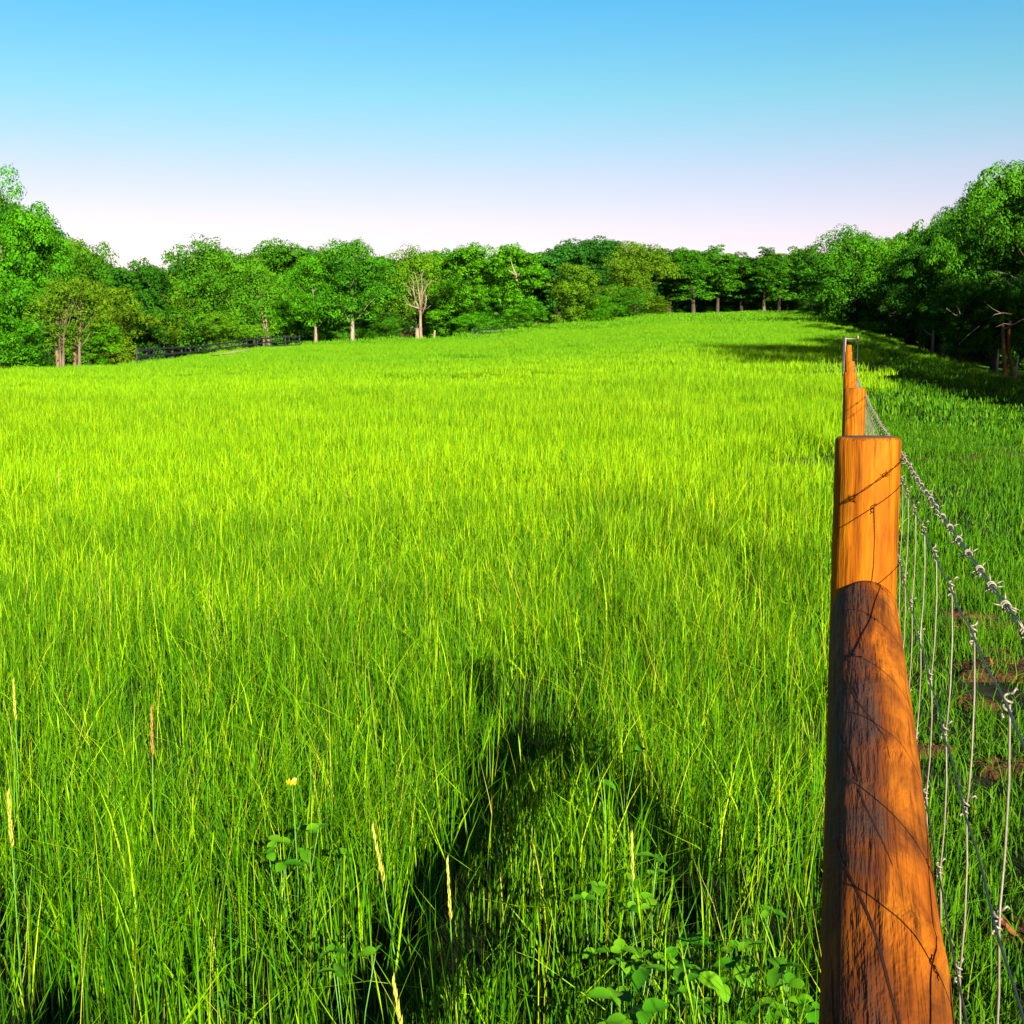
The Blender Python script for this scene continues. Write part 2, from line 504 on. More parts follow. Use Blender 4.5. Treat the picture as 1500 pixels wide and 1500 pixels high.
def scatter(name, variants, pts, mat, label, cat):
    """one object: clump shapes and the points they grow at; geometry nodes set a clump on each point.
    pts: array of x, y, variant index, height scale, width scale"""
    V, F, T = merge(variants)
    slot = np.concatenate([np.full(len(v[0]), i) for i, v in enumerate(variants)])
    n = len(pts)
    Pz = ground(pts[:, 0], pts[:, 1])
    P = np.stack([pts[:, 0], pts[:, 1], Pz - .01], -1)
    me = quad_mesh(name, np.concatenate([V, P]), F, np.concatenate([T, np.zeros(n)]))
    me.attributes.new('slot', 'INT', 'POINT').data.foreach_set('value', np.concatenate([slot, 100 + pts[:, 2]]).astype(np.int32))
    rot = np.zeros((len(V) + n, 3), np.float32); rot[len(V):, 2] = rng.uniform(0, 6.28, n)
    rot[len(V):, 0] = rng.normal(0, .05, n); rot[len(V):, 1] = rng.normal(0, .05, n)
    me.attributes.new('rot', 'FLOAT_VECTOR', 'POINT').data.foreach_set('vector', rot.ravel())
    sl = np.ones((len(V) + n, 3), np.float32); sl[len(V):, 0] = pts[:, 4]; sl[len(V):, 1] = pts[:, 4]; sl[len(V):, 2] = pts[:, 3]
    me.attributes.new('size', 'FLOAT_VECTOR', 'POINT').data.foreach_set('vector', sl.ravel())
    me.materials.append(mat)
    o = new_obj(name, me)
    tag(o, label, cat, kind='stuff')
    g = bpy.data.node_groups.new(name, 'GeometryNodeTree')
    g.interface.new_socket('Geometry', in_out='INPUT', socket_type='NodeSocketGeometry')
    g.interface.new_socket('Geometry', in_out='OUTPUT', socket_type='NodeSocketGeometry')
    N, L = g.nodes, g.links
    gi, go = N.new('NodeGroupInput'), N.new('NodeGroupOutput')
    def named(nm, ty):
        q = N.new('GeometryNodeInputNamedAttribute'); q.data_type = ty; q.inputs['Name'].default_value = nm; return q.outputs['Attribute']
    js = N.new('GeometryNodeJoinGeometry')
    na, nr, ns = named('slot', 'INT'), named('rot', 'FLOAT_VECTOR'), named('size', 'FLOAT_VECTOR')
    def sep(val):
        c = N.new('FunctionNodeCompare'); c.data_type = 'INT'; c.operation = 'EQUAL'
        ins = [s for s in c.inputs if s.type == 'INT']
        L.new(na, ins[0]); ins[1].default_value = val
        s = N.new('GeometryNodeSeparateGeometry'); s.domain = 'POINT'
        L.new(gi.outputs[0], s.inputs['Geometry']); L.new(c.outputs[0], s.inputs['Selection'])
        return s.outputs['Selection']
    for i in range(len(variants)):
        ip = N.new('GeometryNodeInstanceOnPoints')
        L.new(sep(100 + i), ip.inputs['Points']); L.new(sep(i), ip.inputs['Instance'])
        L.new(nr, ip.inputs['Rotation']); L.new(ns, ip.inputs['Scale'])
        L.new(ip.outputs[0], js.inputs[0])
    L.new(js.outputs[0], go.inputs[0])
    md = o.modifiers.new('clumps', 'NODES'); md.node_group = g
    return o

def wedge(r0, r1, dens, half=R(37), near_all=False):
    """random points in a ring sector before the camera (all round when near_all)"""
    th = math.pi if near_all else half
    area = th * (r1 * r1 - r0 * r0)
    n = int(area * dens)
    r = np.sqrt(rng.uniform(r0 * r0, r1 * r1, n)); a = rng.uniform(-th, th, n)
    return r * np.sin(a), r * np.cos(a)
def fbm(X, Y, s, seed):
    q = np.random.default_rng(seed); z = 0
    for k in range(5):
        a = q.uniform(0, 6.28); p = q.uniform(0, 6.28)
        z = z + np.sin((X * math.cos(a) + Y * math.sin(a)) * s * (1 + .6 * k) + p) / (1 + .5 * k)
    return z / 2.2

mv = []
for i in range(6):
    rs = np.random.default_rng(100 + i)
    prt = [blades(120, .24, (.18, .42), (.0018, .0050), .36, rs, 0, .64), blades(14, .24, (.28, .46), (.0020, .0050), .9, rs, .05, .80), blades(40, .24, (.06, .22), (.0025, .006), .6, rs, 0, .25)]
    prt.append(blades(4, .22, (.30, .50), (.0012, .0022), .35, rs, .93, 1.0)); prt.append(blades(2, .22, (.34, .50), (.0018, .0032), .25, rs, .78, .92))
    if i % 2 == 0: prt.append(heads(1, .22, (.36, .48), .0011, rs, (.50, .74)))
    mv.append(merge(prt))
for i in range(4):
    rs = np.random.default_rng(200 + i)
    mv.append(merge([blades(300, .52, (.16, .40), (.0038, .0075), .30, rs, .16, .90), heads(1, .5, (.36, .46), .0018, rs, (.60, .80))]))
for i in range(3):
    rs = np.random.default_rng(300 + i)
    mv.append(merge([blades(900, 1.6, (.12, .28), (.008, .016), .4, rs, .38, .84)]))
for i in range(2):
    rs = np.random.default_rng(400 + i)
    mv.append(blades(1000, 5.0, (.14, .28), (.035, .07), .3, rs, .3, .75))
pts = []
def add_pts(x, y, v0, nv, hs=(.8, 1.15), ws=(.9, 1.15)):
    n = len(x)
    if not n: return
    hmul = 1 + .22 * fbm(x, y, .9, 3) + .12 * fbm(x, y, .2, 4)
    pts.append(np.stack([x, y, rng.integers(v0, v0 + nv, n), rng.uniform(*hs, n) * hmul, rng.uniform(*ws, n)], -1))
def meadow_keep(x, y):
    r = np.hypot(x, y)
    left = fence_side(x, y) < -.02 + .05 * fbm(x, y, 4, 9)
    far = (y > 62 + 4 * fbm(x, y, .2, 8))
    k = left | far
    # do not grow inside the woods
    th = np.arctan2(x, np.maximum(y, .01))
    rc = np.interp(th, KT, KN[:, 1])
    px = 750 + 1800 * CP * np.tan(np.clip(th, -1.2, 1.2))
    lim = np.where(px < 470, rc + 10, np.where(px < 800, rc + 55, np.where(px > 1195, rc - 8, rc + 14)))
    return k & (r < lim)
for r0, r1, d, v0, nv, na_ in ((.25, 3.4, 18, 0, 6, True), (3.4, 13, 20, 0, 6, False), (5.5, 36, 4.6, 6, 4, False), (34, 140, .62, 10, 3, False), (130, 300, .07, 13, 2, False)):
    x, y = wedge(r0, r1, d, R(50) if r1 < 10 else R(38), na_)
    k = meadow_keep(x, y)
    # thin spots where the soil shows between the stems
    r = np.hypot(x, y)
    if r1 < 10:
        k &= ~((fbm(x, y, 3.1, 21) > .55) & (rng.uniform(size=len(x)) < .42))
    if r1 == 13: k &= rng.uniform(size=len(x)) < np.clip((13.5 - r) / 7, 0, 1)
    if r1 == 36: k &= rng.uniform(size=len(x)) < np.clip((r - 5) / 7, 0, 1)
    add_pts(x[k], y[k], v0, nv)
scatter('meadow_grass', mv, np.concatenate(pts), M_MEADOW, 'tall yellow green meadow grass filling the field left of the fence', 'grass')

pv = []
for i in range(5):
    rs = np.random.default_rng(500 + i)
    pv.append(merge([blades(90, .2, (.05, .15), (.0026, .0060), .45, rs, 0, .95), blades(16, .2, (.11, .22), (.0025, .005), .4, rs, .2, .97)]))
for i in range(3):
    rs = np.random.default_rng(600 + i)
    pv.append(blades(190, .52, (.08, .20), (.006, .012), .4, rs, 0, .95))
for i in range(2):
    rs = np.random.default_rng(700 + i)
    pv.append(blades(280, 1.7, (.10, .20), (.02, .035), .3, rs, 0, .92))
pts = []
def pasture_keep(x, y):
    k = (fence_side(x, y) > .02) & (y < 66)
    th = np.arctan2(x, np.maximum(y, .01)); rc = np.interp(th, KT, KN[:, 1])
    k &= np.hypot(x, y) < rc - 6
    for (cx, cy, rx, ry, rot) in DIRT:
        u = (x - cx) * math.cos(rot) + (y - cy) * math.sin(rot); v = -(x - cx) * math.sin(rot) + (y - cy) * math.cos(rot)
        q = (u / rx) ** 2 + (v / ry) ** 2
        k &= ~((q < .62) & (rng.uniform(size=len(x)) < .72))
    return k
for r0, r1, d, v0, nv in ((.3, 9.5, 30, 0, 5), (9, 26, 5.5, 5, 3), (25, 90, .8, 8, 2)):
    x, y = wedge(r0, r1, d, R(55) if r1 < 10 else R(40), r1 < 10 and False)
    k = pasture_keep(x, y)
    k &= ~((fbm(x, y, 1.4, 31) > .8) & (rng.uniform(size=len(x)) < .7)) if r1 < 10 else True
    add_pts(x[k], y[k], v0, nv, (.75, 1.2))
scatter('pasture_grass', pv, np.concatenate(pts), M_PASTURE, 'short dark green grazed grass right of the fence', 'grass')
# ------------------------------------------------------------------ trees
def lobes_for(rs, ratio, base, n, flat=1.0, H=16.0):
    """lobe centres and radii filling an egg-shaped crown of height H"""
    Wd = H * ratio / 2; c0 = H * base; ch = H - c0
    out = []
    for i in range(n):
        u = rs.uniform(-1, 1); a = rs.uniform(0, 2 * math.pi); s = math.sqrt(1 - u * u)
        q = rs.uniform(.60, .92) if i > 3 else rs.uniform(.2, .5)
        x, y, z = s * math.cos(a) * q, s * math.sin(a) * q, u * q
        tz = (z + 1) / 2
        wd = Wd * (1.0 - .32 * max(0, tz - .55) / .45) * (.78 + .22 * min(1, tz / .35)) * rs.uniform(.85, 1.1)
        r_ = rs.uniform(.26, .42) * Wd * (1.0 if n < 30 else .74)
        r_ = max(r_, .055 * H)
        out.append((x * wd, y * wd, c0 + r_ * .6 + tz * (ch - r_ * 1.35), r_, r_ * rs.uniform(.55, .8) * flat))
    # a few big ones inside close the centre
    for i in range(5):
        tz = (i + .6) / 5.2
        out.append((rs.normal(0, .12) * Wd, rs.normal(0, .12) * Wd, c0 + tz * ch * .8, Wd * .45, ch * .12))
    return out
def crown_mesh(name, seed, ratio, base, nl, nleaf, size, flat=1.0, H=16.0, sparse=1.0):
    """leaves gathered on small sprays, the sprays on the big boughs of the crown"""
    rs = np.random.default_rng(seed)
    lb = lobes_for(rs, ratio, base, nl, flat, H)
    sub = []
    for li_, l in enumerate(lb):
        k = 8 if sparse >= 1 else 6
        tl = rs.normal(0, .13)
        for i in range(k):
            z = 1 - 1.5 * (i + .5) / k; a = 2.4 * i + rs.uniform(0, 1.2) + li_; q = math.sqrt(max(0, 1 - z * z))
            m = rs.uniform(.62, 1.0); r_ = l[3] * rs.uniform(.34, .54)
            sub.append((l[0] + q * math.cos(a) * l[3] * m, l[1] + q * math.sin(a) * l[3] * m, l[2] + z * l[4] * m, r_, r_ * rs.uniform(.6, .85), tl + rs.normal(0, .10)))
    A = np.array(sub); wt = A[:, 3] ** 1.8; wt /= wt.sum()
    li = rs.choice(len(A), nleaf, p=wt)
    u = rs.uniform(-.55, 1, nleaf); a = rs.uniform(0, 2 * np.pi, nleaf); s = np.sqrt(1 - u * u)
    d = np.stack([s * np.cos(a), s * np.sin(a), u], -1)
    q = rs.uniform(.70, 1.06, nleaf) + np.where(rs.uniform(size=nleaf) < .08, .22, 0)
    P = A[li, :3] + d * np.stack([A[li, 3], A[li, 3], A[li, 4]], -1) * q[:, None]
    P[:, 2] = np.maximum(P[:, 2], H * .012)
    n = d * 1.5 + rs.normal(0, .33, (nleaf, 3)); n[:, 2] += .2
    n /= np.linalg.norm(n, axis=1, keepdims=True)
    t1 = np.cross(n, rs.normal(0, 1, (nleaf, 3))); t1 /= np.linalg.norm(t1, axis=1, keepdims=True)
    t2 = np.cross(n, t1)
    S = size * rs.uniform(.55, 1.35, nleaf)[:, None]
    k = rs.uniform(.5, .9, nleaf)[:, None]
    V = np.stack([P - t1 * S * .5, P + t2 * S * .5 * k - n * S * .08, P + t1 * S * .5, P - t2 * S * .5 * k - n * S * .08], 1).reshape(-1, 3)
    F = np.arange(nleaf * 4).reshape(-1, 4)
    T = np.repeat(np.clip(rs.normal(.5, .13, nleaf) + A[li, 5], 0, 1), 4)
    me = quad_mesh(name, V, F, T); me.materials.append(M_LEAF)
    return me, lb
def trunk_mesh(name, seed, lb, rbase, topf, H=16.0, nlimb=9, lean=.03, fork=False):
    rs = np.random.default_rng(seed + 999); b = MB()
    def wob(n, amp):
        return np.cumsum(rs.normal(0, amp, (n, 2)), 0)
    stems = [(0, 0)] if not fork else [(-.35, .1), (.35, -.1)]
    for (ox, oy) in stems:
        n = 9; ww = wob(n, H * .008)
        path, rad = [], []
        for i in range(n):
            tt = i / (n - 1)
            path.append((ox * (1 + tt * 1.5) + ww[i, 0] * tt + lean * tt * H * .3, oy + ww[i, 1] * tt, -.35 + tt * (H * topf + .35)))
            rad.append(rbase * ((1.0 - .8 * tt) + (.5 if i == 0 else .12 if i == 1 else 0)))
        b.tube(path, rad, 8)
        ls = sorted(lb, key=lambda l: l[2])
        pick = [ls[int(len(ls) * (.05 + .9 * k / nlimb))] for k in range(nlimb)]
        for l in pick:
            z0 = min(max(l[2] * rs.uniform(.5, .8), H * .12), H * topf * .92)
            tt = z0 / (H * topf)
            i0 = min(int(tt * (n - 1)), n - 2); p = Vector(path[i0]).lerp(Vector(path[i0 + 1]), tt * (n - 1) - i0)
            e_ = Vector(l[:3]) + Vector(rs.normal(0, .2, 3))
            m1 = p.lerp(e_, .35) + Vector((0, 0, -.25)); m2 = p.lerp(e_, .7) + Vector(rs.normal(0, .25, 3))
            r0 = rbase * (1 - .75 * tt) * .45
            b.tube([p, m1, m2, e_], [r0, r0 * .75, r0 * .5, r0 * .2], 5)
    return b.mesh(name, M_BARK)
VAR = {}
def variant(key, seed, ratio, base, nl, nleaf, size, rb=.30, topf=.75, flat=1.0, nlimb=9, fork=False, sparse=1.0):
    cm, lb = crown_mesh('crown', seed, ratio, base, nl, nleaf, size, flat, 16.0, sparse)
    VAR[key] = (cm, trunk_mesh('trunk', seed, lb, rb, topf, 16.0, nlimb, fork=fork), ratio)
variant('oak_a', 1, .95, .06, 26, 21450, 0.265, .38)
variant('oak_b', 2, .85, .10, 24, 19800, 0.265, .36)
variant('oval_a', 3, .62, .10, 22, 17325, 0.265, .30)
variant('oval_b', 4, .58, .16, 20, 16500, 0.265, .28)
variant('tall_a', 5, .54, .16, 18, 14025, 0.281, .26)
variant('tall_b', 6, .50, .22, 17, 13200, 0.281, .24)
variant('bush_a', 7, .80, .0, 22, 17325, 0.281, .24, .6)
variant('bush_b', 8, .70, .0, 20, 16500, 0.281, .24, .6)
variant('airy_a', 9, .55, .20, 20, 4600, .30, .20, .85, nlimb=14, fork=True, sparse=.5)
variant('airy_b', 10, .62, .22, 22, 5400, .32, .26, .8, nlimb=14, sparse=.5)
variant('near_a', 12, .92, .05, 40, 42000, .21, .36, .75, nlimb=16)
variant('near_b', 13, .80, .10, 36, 38000, .21, .34, .78, nlimb=18)
variant('clear_a', 16, .80, .17, 22, 17325, 0.265, .30, .7)
variant('shrub_a', 14, 1.3, .0, 14, 3600, .7, .14, .5, nlimb=5)
variant('shrub_b', 15, 1.0, .0, 13, 3400, .7, .14, .5, nlimb=5)

BARK_D, BARK_M, BARK_L = (.04, .03, .022), (.08, .062, .044), (.16, .12, .08)
G_BRIGHT, G_MID, G_DEEP = (.052, .225, .003), (.042, .170, .004), (.023, .102, .004)
G_OLIVE, G_PALE, G_BLUE = (.076, .170, .004), (.080, .230, .005), (.020, .110, .008)
KIND = {'oak': ('oak_tree', 'tree'), 'ova': ('oak_tree', 'tree'), 'tal': ('forest_tree', 'tree'), 'bus': ('bushy_tree', 'tree'),
        'air': ('young_tree', 'tree'), 'nea': ('oak_tree', 'tree'), 'cle': ('oak_tree', 'tree'), 'shr': ('shrub', 'shrub')}
def plant(var, X, Y, h, wid, col, bark, label, group=None, rz=None, sink=0.0):
    cm, tm, ratio = VAR[var]
    nm, cat = KIND[var[:3]]
    root = empty(nm, (X, Y, gz(X, Y) - sink), random.uniform(0, 6.28) if rz is None else rz)
    sz = h / 16.0; sxy = (wid / (16.0 * ratio)) if wid else sz
    root.scale = (sxy, sxy, sz)
    t_ = new_obj('trunk', tm, root); t_.color = (*bark, 1)
    c_ = new_obj('crown', cm, root); j = random.uniform(.88, 1.12); c_.color = (col[0] * j * random.uniform(.9, 1.1), col[1] * j, col[2] * j, 1)
    tag(root, label, cat, group)
    return root
def tree(var, px, Y, top, wpx, col, bark, label, group=None, rz=None, sink=0.0):
    X = px_x(px, Y, CAM_H + 6); z0 = gz(X, Y)
    h = (py_z(top, Y) - z0) * 1.045
    wpx *= 1.18
    return plant(var, X, Y, h, wpx / 1800 * Y, col, bark, label, group, rz, sink)

FRONT = [
 ('near_a', 2, 74, 247, 205, G_BRIGHT, BARK_M, 'huge rounded bright green tree cut by the left picture edge'),
 ('airy_a', 84, 65, 405, 80, G_OLIVE, BARK_L, 'thin young tree with a sunlit straight trunk under the huge left tree'),
 ('airy_b', 110, 66, 388, 85, G_OLIVE, BARK_L, 'thin young tree with a forked pale trunk right of the straight lit trunk'),
 ('oak_b', 122, 98, 346, 120, G_MID, BARK_D, 'olive tree stepping down behind the right side of the huge left tree'),
 ('bush_a', 165, 88, 400, 105, G_OLIVE, BARK_D, 'broad olive bushy tree reaching the grass left of the dark hollow'),
 ('bush_b', 128, 80, 455, 85, G_BRIGHT, BARK_D, 'low bright bush with leaves down to the grass beside the forked trunk'),
 ('oval_a', 218, 128, 368, 75, G_DEEP, BARK_D, 'dark tree standing over the dark hollow at left'),
 ('oak_a', 312, 124, 345, 150, G_MID, BARK_M, 'broad dome shaped tree rising above the left end of the black board fence'),
 ('bush_a', 335, 119, 446, 90, G_PALE, BARK_D, 'light yellow green bush under the dome shaped tree behind the black fence'),
 ('oval_b', 386, 138, 372, 70, G_PALE, BARK_L, 'thin tree with two bare pale leaning stems right of the dome shaped tree'),
 ('oval_b', 372, 165, 356, 70, G_DEEP, BARK_D, 'dark upright tree filling the gap behind the bare pale leaning stems'),
 ('oval_a', 415, 158, 341, 95, G_MID, BARK_D, 'tall green tree with a ragged top left of the tree on a white trunk'),
 ('clear_a', 462, 142, 368, 96, G_BRIGHT, (.26, .19, .15), 'mid height green tree with a short pale trunk beside the white trunk'),
 ('clear_a', 516, 140, 344, 118, G_MID, (.32, .25, .19), 'tall rounded tree on a clean white trunk at the field edge'),
 ('oval_b', 572, 178, 362, 70, G_DEEP, BARK_D, 'dark narrow tree between the white trunk tree and the bare limbed tree'),
 ('oak_a', 615, 172, 358, 118, G_PALE, BARK_M, 'soft light green tree directly behind the bare pale limbed tree'),
 ('oval_a', 652, 184, 356, 70, G_MID, BARK_D, 'plain green tree between the bare limbed tree and the bright leafy pair'),
 ('oval_a', 688, 156, 348, 92, G_BRIGHT, BARK_D, 'left tree of the bright vivid green leafy pair by the small fence'),
 ('oval_b', 762, 153, 345, 84, G_BRIGHT, BARK_D, 'right tree of the bright leafy pair with a bare dead branch showing'),
 ('bush_b', 768, 152, 430, 62, G_BRIGHT, BARK_D, 'bright leafy bush at the foot of the tree with the dead branch'),
 ('bush_a', 700, 155, 440, 70, G_BRIGHT, BARK_D, 'bright leafy bush behind the bend of the small black fence'),
 ('tall_a', 818, 212, 346, 90, G_BLUE, BARK_D, 'bluish green tree just right of the bright leafy pair'),
 ('bush_b', 838, 186, 376, 88, G_OLIVE, BARK_D, 'light olive tree with leaves down to the grass left of the middle trunks'),
 ('oval_a', 874, 232, 338, 110, G_BLUE, BARK_D, 'dark tall tree topping the skyline in the middle of the wood'),
 ('oak_b', 930, 205, 347, 95, G_OLIVE, BARK_M, 'pale olive tree at the point where the wood steps back'),
 ('bush_a', 905, 198, 412, 85, G_MID, BARK_D, 'low dense green tree at the foot of the pale olive tree'),
 ('tall_a', 980, 262, 354, 87, G_DEEP, BARK_M, 'leftmost dark tree of the far row at the top of the field'),
 ('oval_b', 1015, 258, 352, 87, G_MID, BARK_M, 'bright lit tree second from the left in the far row'),
 ('tall_b', 1050, 266, 357, 75, G_MID, BARK_M, 'slim tree third from the left in the far row'),
 ('tall_a', 1085, 268, 360, 77, G_DEEP, BARK_D, 'dark tree in the middle of the far row over a thicket'),
 ('tall_b', 1118, 264, 362, 75, G_DEEP, BARK_L, 'slim tree with a pale trunk right of middle in the far row'),
 ('oval_b', 1140, 262, 358, 75, G_MID, BARK_D, 'green tree in the far row with low leaves over the dark gap'),
 ('tall_a', 1160, 270, 350, 62, G_MID, BARK_D, 'tallest tree of the far row near its right end'),
 ('tall_b', 1188, 262, 357, 70, G_DEEP, BARK_D, 'last dark tree of the far row beside the big right hand wood'),
 ('bush_b', 408, 148, 432, 70, G_BRIGHT, BARK_D, 'bright bush right of the bare leaning stems at the end of the black fence'),
 ('bush_a', 545, 150, 440, 62, G_MID, BARK_D, 'dense bush right of the white trunk at the lawn edge'),
 ('bush_b', 655, 160, 428, 75, G_BRIGHT, BARK_D, 'bright bush between the bare limbed tree and the small fence bend'),
 ('bush_a', 868, 192, 425, 70, G_BRIGHT, BARK_D, 'bright rounded bush at the middle of the wood edge'),
 ('bush_b', 958, 215, 430, 60, G_OLIVE, BARK_D, 'olive bush at the corner where the far row begins'),
 ('bush_a', 572, 168, 450, 55, G_DEEP, BARK_D, 'dark bush standing in front of the small red barn'),
 ('bush_b', 478, 147, 445, 70, G_BRIGHT, BARK_D, 'bright bush between the two pale lit trunks'),
 ('bush_a', 25, 72, 410, 110, G_BRIGHT, BARK_D, 'bright low boughs at the foot of the huge left tree'),
 ('oak_a', 1252, 128, 328, 140, G_MID, BARK_D, 'broad dark tree behind the far end of the wire fence'),
 ('bush_b', 1232, 132, 425, 90, G_DEEP, BARK_D, 'low dark bush hanging over the field left of the pole gate'),
 ('airy_b', 1312, 136, 332, 70, G_PALE, BARK_M, 'airy light topped tree in the notch of the right hand skyline'),
 ('oak_b', 1330, 112, 362, 95, G_DEEP, BARK_D, 'deep shaded tree below the notch of the right hand skyline'),
 ('near_b', 1385, 94, 306, 130, G_DEEP, BARK_D, 'dark spreading tree left of the highest tree in the right hand wood'),
 ('near_a', 1462, 82, 243, 165, G_MID, BARK_M, 'highest tree of the right hand wood with bare pale low limbs'),
 ('airy_b', 1350, 98, 300, 60, G_MID, BARK_M, 'loose feathery tree on the left shoulder of the right hand wood'),
 ('near_b', 1540, 78, 226, 170, G_MID, BARK_M, 'tall tree at the right picture edge behind the split trunks'),
 ('near_b', 1410, 80, 400, 110, G_DEEP, BARK_D, 'low dark tree overhanging the shadow at the right wood edge'),
]
ROOTS = {}
for f in FRONT:
    ROOTS[f[7]] = tree(*f)
SKY_PX = [-300, 0, 40, 100, 130, 165, 200, 215, 245, 280, 310, 345, 380, 410, 450, 495, 558, 605, 685, 745, 800, 870, 935, 1000, 1075, 1155, 1190, 1250, 1310, 1350, 1380, 1430, 1500, 1900]
SKY_PY = [240, 250, 275, 340, 350, 374, 377, 370, 374, 355, 348, 355, 358, 345, 352, 350, 364, 361, 352, 350, 353, 342, 350, 355, 362, 356, 360, 335, 335, 318, 296, 255, 235, 225]
def depth_at(px):
    return float(np.interp(px, [-200, 0, 110, 220, 320, 480, 620, 700, 790, 870, 940, 1000, 1190, 1230, 1320, 1400, 1500, 1700],
                           [80, 84, 100, 130, 150, 160, 185, 176, 200, 232, 245, 270, 270, 150, 135, 106, 92, 78]))
def where(px):
    for lim, nm in ((205, 'the huge left tree'), (350, 'the dome shaped tree'), (560, 'the pale trunks'), (680, 'the bare limbed tree'), (800, 'the bright leafy pair'),
                    (960, 'the pale olive tree'), (1205, 'the far row'), (1340, 'the fence end tree')):
        if px < lim: return nm
    return 'the right hand wood edge'
# the wood behind the first row
for row, (dd, step) in enumerate(((12, 44), (26, 50), (44, 56))):
    px = -150 + row * 17
    while px < 1760:
        Y = depth_at(px) + dd + random.uniform(-4, 5)
        top = float(np.interp(px, SKY_PX, SKY_PY)) + random.uniform(3, 16) + row * 1.5
        wpx = min(random.uniform(62, 92) * 140 / Y + 18, 120)
        v = random.choice(['tall_a', 'tall_b', 'oval_a', 'oval_b', 'oak_b'])
        ck = random.choice(['mid', 'deep', 'deep', 'blue', 'olive'])
        tree(v, px, Y, top, wpx, {'mid': G_MID, 'deep': G_DEEP, 'blue': G_BLUE, 'olive': G_OLIVE}[ck], random.choice([BARK_D, BARK_M]),
             {'mid': 'mid green', 'deep': 'dark green', 'blue': 'bluish green', 'olive': 'olive green'}[ck] + ' woodland tree in the ' + ('first', 'second', 'third')[row] + ' row behind ' + where(px), 'trees deep in the wood')
        px += step * random.uniform(.75, 1.2) * (1 if px < 780 or px > 1200 else .8)
# undergrowth closing the view between the trunks
for row in range(4):
    px = -120
    while px < 1720:
        Y = depth_at(px) + (5, 18, 34, 56)[row] + random.uniform(-3, 3)
        hgt = (random.uniform(1.6, 3.4), random.uniform(3.0, 5.5), random.uniform(5, 8), random.uniform(8, 11))[row]
        X = px_x(px, Y, CAM_H + 4)
        plant(random.choice(['shrub_a', 'shrub_b']), X, Y, hgt, hgt * random.uniform(1.1, 1.7), random.choice([G_MID, G_DEEP, G_DEEP, G_BRIGHT]), BARK_D,
              ('low', 'fairly tall', 'tall', 'very tall')[row] + ' shrub in the undergrowth behind ' + where(px), 'shrubs in the undergrowth')
        px += random.uniform(22, 40) * 150 / Y * (.9, .9, 1.3, 1.6)[row]
# the wood goes on to the right of the picture and throws its shade over the field
for i, (X, Y, h, wd) in enumerate(((23, 23, 19, 14), (28, 33, 19, 13), (32, 45, 18, 13), (36, 58, 17, 13), (40, 72, 18, 13), (43.5, 92, 19, 12), (42, 50, 18, 14), (50, 80, 19, 15), (34, 20, 18, 13), (54, 104, 20, 15), (41, 100, 18, 12), (27, 12, 17, 12))):
    plant(random.choice(['oak_b', 'oval_a', 'oak_a']), X, Y, h, wd, G_MID, BARK_D, 'green tree at the edge of the wood right of the picture', 'trees right of the picture')

def bare(name, label, cat, px, Y, segs, trunk_r, mat_col, trunk_top, group=None, twigs=0, parent=None, part='dead_limb'):
    """a leafless tree or limb: trunk and limbs from photo columns and heights, each its own part"""
    X = px_x(px, Y, CAM_H + 5); z0 = gz(X, Y)
    if parent is None:
        root = empty(name, (X, Y, z0)); tag(root, label, cat, group)
    def own(o):
        o.color = (*mat_col, 1)
        if parent is None: o.parent = root
        else:
            o.parent = parent; o.location = (X, Y, z0); o.matrix_parent_inverse = parent.matrix_basis.inverted()
    def P(q, dy=0): 
        return Vector(((q[0] - px) / 1800 * Y, dy, py_z(q[1], Y) - z0))
    if trunk_top:
        b = MB(); tt = [P(q) for q in trunk_top]
        if parent is None: tt[0].z = -.3
        b.tube(tt, [trunk_r * (1.25 if i == 0 else 1 - .55 * i / len(tt)) for i in range(len(tt))], 9)
        own(b.build('trunk' if parent is None else part, M_BARK))
    for k, (r0, pts_) in enumerate(segs):
        lb_ = MB(); dy = random.uniform(-1.5, 1.5); q = [P(p_, dy * i / max(1, len(pts_) - 1)) for i, p_ in enumerate(pts_)]
        lb_.tube(q, [r0 * (1 - .75 * i / (len(q) - 1)) for i in range(len(q))], 6)
        for _ in range(twigs):
            i = random.randint(1, len(q) - 1); s_ = q[i - 1].lerp(q[i], random.random())
            d = Vector((random.uniform(-1, 1), random.uniform(-.6, .6), random.uniform(.3, 1.2))) * random.uniform(.5, 1.3)
            lb_.tube([s_, s_ + d * .5, s_ + d + Vector((0, 0, .15))], [r0 * .28, r0 * .2, .01], 4)
        own(lb_.build('limb' if parent is None else part, M_BARK))
BONE = (.30, .23, .15)
bare('bare_tree', 'pale bare limbed tree standing before the wood left of the picture centre', 'tree', 617, 150,
     [(.10, [(616, 460), (611, 445), (602, 432), (596, 422)]), (.09, [(615, 452), (608, 450), (600, 447), (595, 446)]),
      (.11, [(617, 455), (615, 435), (613, 415), (609, 400)]), (.09, [(618, 450), (620, 430), (626, 420), (634, 412)]),
      (.08, [(617, 440), (619, 420), (618, 406), (621, 396)]), (.11, [(618, 462), (624, 446), (626, 434)]), (.10, [(609, 440), (606, 425), (607, 412)])],
     .21, BONE, [(617, 505), (616, 485), (616, 465), (617, 440)], twigs=7)
bare('tree_stump', 'short pale stem beside the foot of the bare limbed tree', 'tree trunk', 611, 149, [], .30, BONE, [(610, 505), (611, 492), (611, 481)])
bare('tree_stump', 'thin pale stem standing right of the bare limbed tree', 'tree trunk', 636, 151, [], .17, BONE, [(636, 505), (636, 492), (637, 484)])
def root_of(key): return next(r for l, r in ROOTS.items() if key in l)
